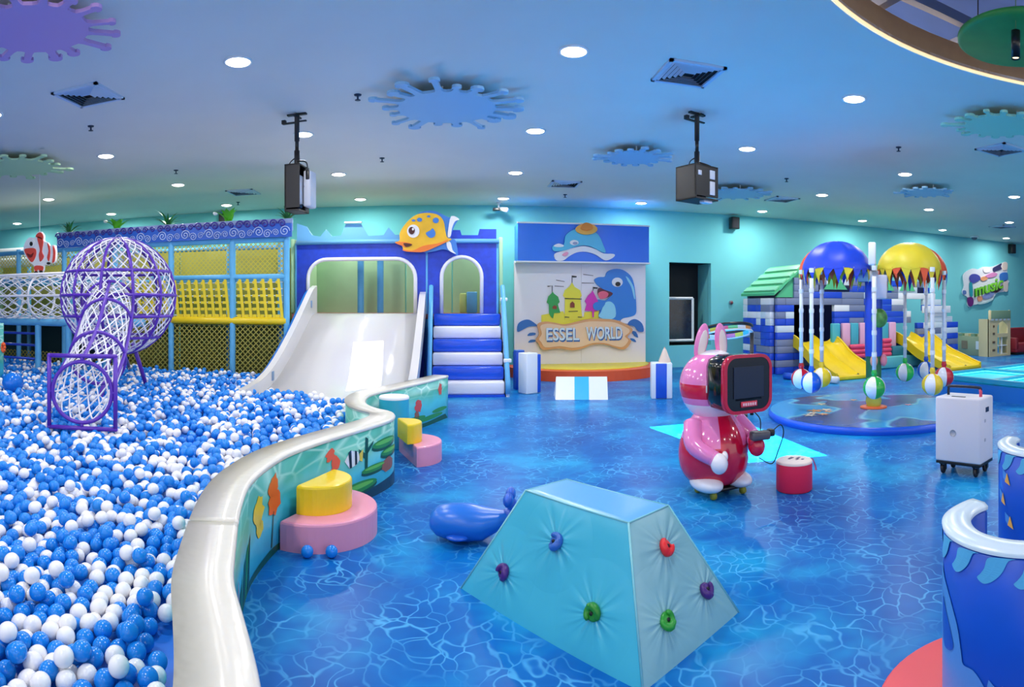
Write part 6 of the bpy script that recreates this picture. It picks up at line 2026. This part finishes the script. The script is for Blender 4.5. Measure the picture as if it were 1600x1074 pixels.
MB().box((0, 0, .035), (1.4, .6, .07)).build('plinth', M_BLACK, sofa, local=True)

# ------------------------------------------------------------------ music board on the right wall
mb_ = thing('music_board', 'colourful graffiti cut-out board reading music on right part of wall', 'wall decoration', wp(1540, 480, WALLY))
cm = crop(1500, 400, 11.93)
def mboard(nm, pts, lift, col, th=.03, k=3):
    P = sm2(cm(pts), k) if k else cm(pts)
    V = [wp(x, y, WALLY - .02 - lift - th) for x, y in P]
    return MB().sheet([V], (0, th, 0)).build(nm, mat('music_' + col, col, .4), mb_)
mboard('backing', [(60, 380), (110, 300), (240, 235), (340, 250), (430, 205), (560, 205), (640, 190), (770, 140), (850, 110), (890, 150), (880, 250), (890, 440), (920, 470), (890, 540), (890, 660), (830, 670), (700, 690), (640, 760), (600, 830), (480, 880), (340, 900), (240, 920), (180, 960), (140, 900), (150, 780), (60, 720), (50, 650), (80, 560)], 0, '#dfe3ea', .04)
for nm, pts, col in (('blue_flower', [(180, 400), (220, 345), (300, 340), (370, 380), (380, 440), (300, 490), (230, 510), (190, 460)], '#4a50a8'),
                     ('dark_guitar', [(620, 230), (700, 180), (780, 140), (760, 200), (780, 240), (680, 280), (630, 290)], '#3c3a68'),
                     ('white_drum', [(440, 230), (550, 215), (560, 300), (460, 310)], '#efe9ee'),
                     ('pink_horn', [(470, 380), (560, 330), (640, 310), (700, 340), (640, 390), (540, 410)], '#d88ac0'),
                     ('orange_patch', [(380, 420), (470, 380), (520, 430), (430, 470)], '#e8a070'),
                     ('blue_keyboard', [(750, 340), (880, 310), (885, 450), (770, 480)], '#3f78c8'),
                     ('pale_speaker', [(800, 140), (880, 130), (880, 250), (800, 260)], '#ecd8cc'),
                     ('cream_boot', [(820, 480), (890, 470), (890, 650), (820, 650)], '#e6d6cc'),
                     ('lilac_star', [(690, 490), (770, 470), (770, 550), (700, 570)], '#b8b4e0'),
                     ('teal_strip', [(180, 510), (230, 520), (240, 740), (190, 740)], '#2a9aa8'),
                     ('dark_strap', [(560, 650), (700, 620), (800, 540), (790, 600), (700, 680), (620, 680)], '#4a3040'),
                     ('purple_camera', [(150, 780), (240, 780), (250, 900), (190, 945), (145, 880)], '#6a2a78'),
                     ('orange_ball', [(330, 770), (400, 750), (420, 820), (350, 850)], '#eaa07c'),
                     ('blue_shoe', [(430, 750), (540, 680), (640, 690), (600, 760), (500, 800), (440, 790)], '#8a9ad0'),
                     ('pale_skate', [(340, 880), (480, 850), (610, 800), (600, 830), (480, 885), (360, 905)], '#bfe0e0'),
                     ('blue_wheel', [(60, 650), (110, 650), (115, 710), (65, 715)], '#5a7ab8')):
    mboard(nm, pts, .045, col, .025)
me = text_mesh('music', 1.0, .05)
xs = [v.co.x for v in me.vertices]; ys = [v.co.y for v in me.vertices]
xa, xb, ya, yb = min(xs), max(xs), min(ys), max(ys)
for lift, sc_, col in ((.075, 1.0, '#2f7a34'), (.10, .97, '#7cd03c')):
    q = me.copy()
    for v_ in q.vertices:
        u_ = (v_.co.x - (xa + xb) / 2) / (xb - xa) * sc_; w_ = (v_.co.y - (ya + yb) / 2) / (yb - ya) * sc_
        X_, Y_ = cm([(505 + 530 * u_, 580 - 170 * u_ - 215 * w_)])[0]
        w2 = wp(X_, Y_, WALLY)
        v_.co = (w2.x, WALLY - lift - v_.co.z, w2.z)
    q.transform(world_of(mb_).inverted()); q.materials.clear(); q.materials.append(mat('music_letters_' + col, col, .35))
    o = bpy.data.objects.new('lettering', q); C.objects.link(o); o.parent = mb_
    tag(o, 'bright green lettering music')

# ------------------------------------------------------------------ images thrown by the two hanging projectors
SGN = -1.0
def projector_light(name, src, quad, col, energy, parent):
    """spot lamp in a projector whose picture is a convex quad of world points"""
    ld = bpy.data.lights.new(name, 'SPOT'); ld.energy = energy; ld.color = col; ld.shadow_soft_size = .004; ld.spot_blend = 0
    tgt = sum((Vector(q) for q in quad), Vector()) / 4
    src = Vector(src)
    R = (tgt - src).to_track_quat('-Z', 'Y').to_matrix()
    o = bpy.data.objects.new(name, ld); C.objects.link(o); o.location = src; o.rotation_euler = R.to_euler()
    Q = []
    for q in quad:
        l = R.inverted() @ (Vector(q) - src); Q.append((l.x / -l.z, l.y / -l.z))
    ld.spot_size = 2 * math.atan(max(hypot(*q) for q in Q) * 1.05)
    ld.use_nodes = True
    nt = ld.node_tree; N = nt.nodes; L = nt.links
    em = N['Emission']
    tc = N.new('ShaderNodeTexCoord')
    sx = N.new('ShaderNodeSeparateXYZ'); L.new(tc.outputs['Normal'], sx.inputs[0])
    def M(op, a, b=None):
        n_ = N.new('ShaderNodeMath'); n_.operation = op
        for i_, v_ in enumerate((a, b)):
            if v_ is None: continue
            if isinstance(v_, (int, float)): n_.inputs[i_].default_value = v_
            else: L.new(v_, n_.inputs[i_])
        return n_.outputs[0]
    az_ = M('ABSOLUTE', sx.outputs['Z'])
    U, V_ = M('DIVIDE', sx.outputs['X'], sx.outputs['Z']), M('DIVIDE', sx.outputs['Y'], sx.outputs['Z'])
    U, V_ = M('MULTIPLY', U, SGN), M('MULTIPLY', V_, SGN)
    res = None
    cx_, cy_ = sum(q[0] for q in Q) / 4, sum(q[1] for q in Q) / 4
    for i_ in range(4):
        (x0_, y0_), (x1_, y1_) = Q[i_], Q[(i_ + 1) % 4]
        a_, b_2 = -(y1_ - y0_), (x1_ - x0_); c_2 = -(a_ * x0_ + b_2 * y0_)
        if a_ * cx_ + b_2 * cy_ + c_2 < 0: a_, b_2, c_2 = -a_, -b_2, -c_2
        v_ = M('GREATER_THAN', M('ADD', M('ADD', M('MULTIPLY', U, a_), M('MULTIPLY', V_, b_2)), c_2), 0.0)
        res = v_ if res is None else M('MULTIPLY', res, v_)
    L.new(res, em.inputs['Strength'])
    return o
def slide_pt(px, py):
    """where a pixel's ray meets the slide bed"""
    best = None
    for i in range(len(SP) - 1):
        for f_ in (0, .25, .5, .75):
            y = SP[i].y + (SP[i + 1].y - SP[i].y) * f_; z = SP[i].z + (SP[i + 1].z - SP[i].z) * f_
            w = wp(px, py, y)
            e = abs(w.z - z)
            if best is None or e < best[0]: best = (e, Vector((w.x, y, z)))
    return best[1]
PL_ = Vector(PROJ_L[1]) + Vector((.19, .26, -1.0))
projector_light('projector_beam', PL_, [slide_pt(552, 535), slide_pt(599, 533), slide_pt(594, 604), slide_pt(540, 611)], (1, .97, .92), 1300, None)
PR_ = Vector(PROJ_R[1]) + Vector((.05, -.26, -1.15))
projector_light('projector_beam', PR_, [gp(1015, 668), gp(1150, 655), gp(1292, 712), gp(1168, 723)], (.12, .95, 1.0), 9000, None)

for nm in ('pale_gold_rim', 'tray_led', 'led_strip', 'warm_lens'):      # faint glows need no lamp sampling of their own
    MATS[nm].cycles.emission_sampling = 'NONE'
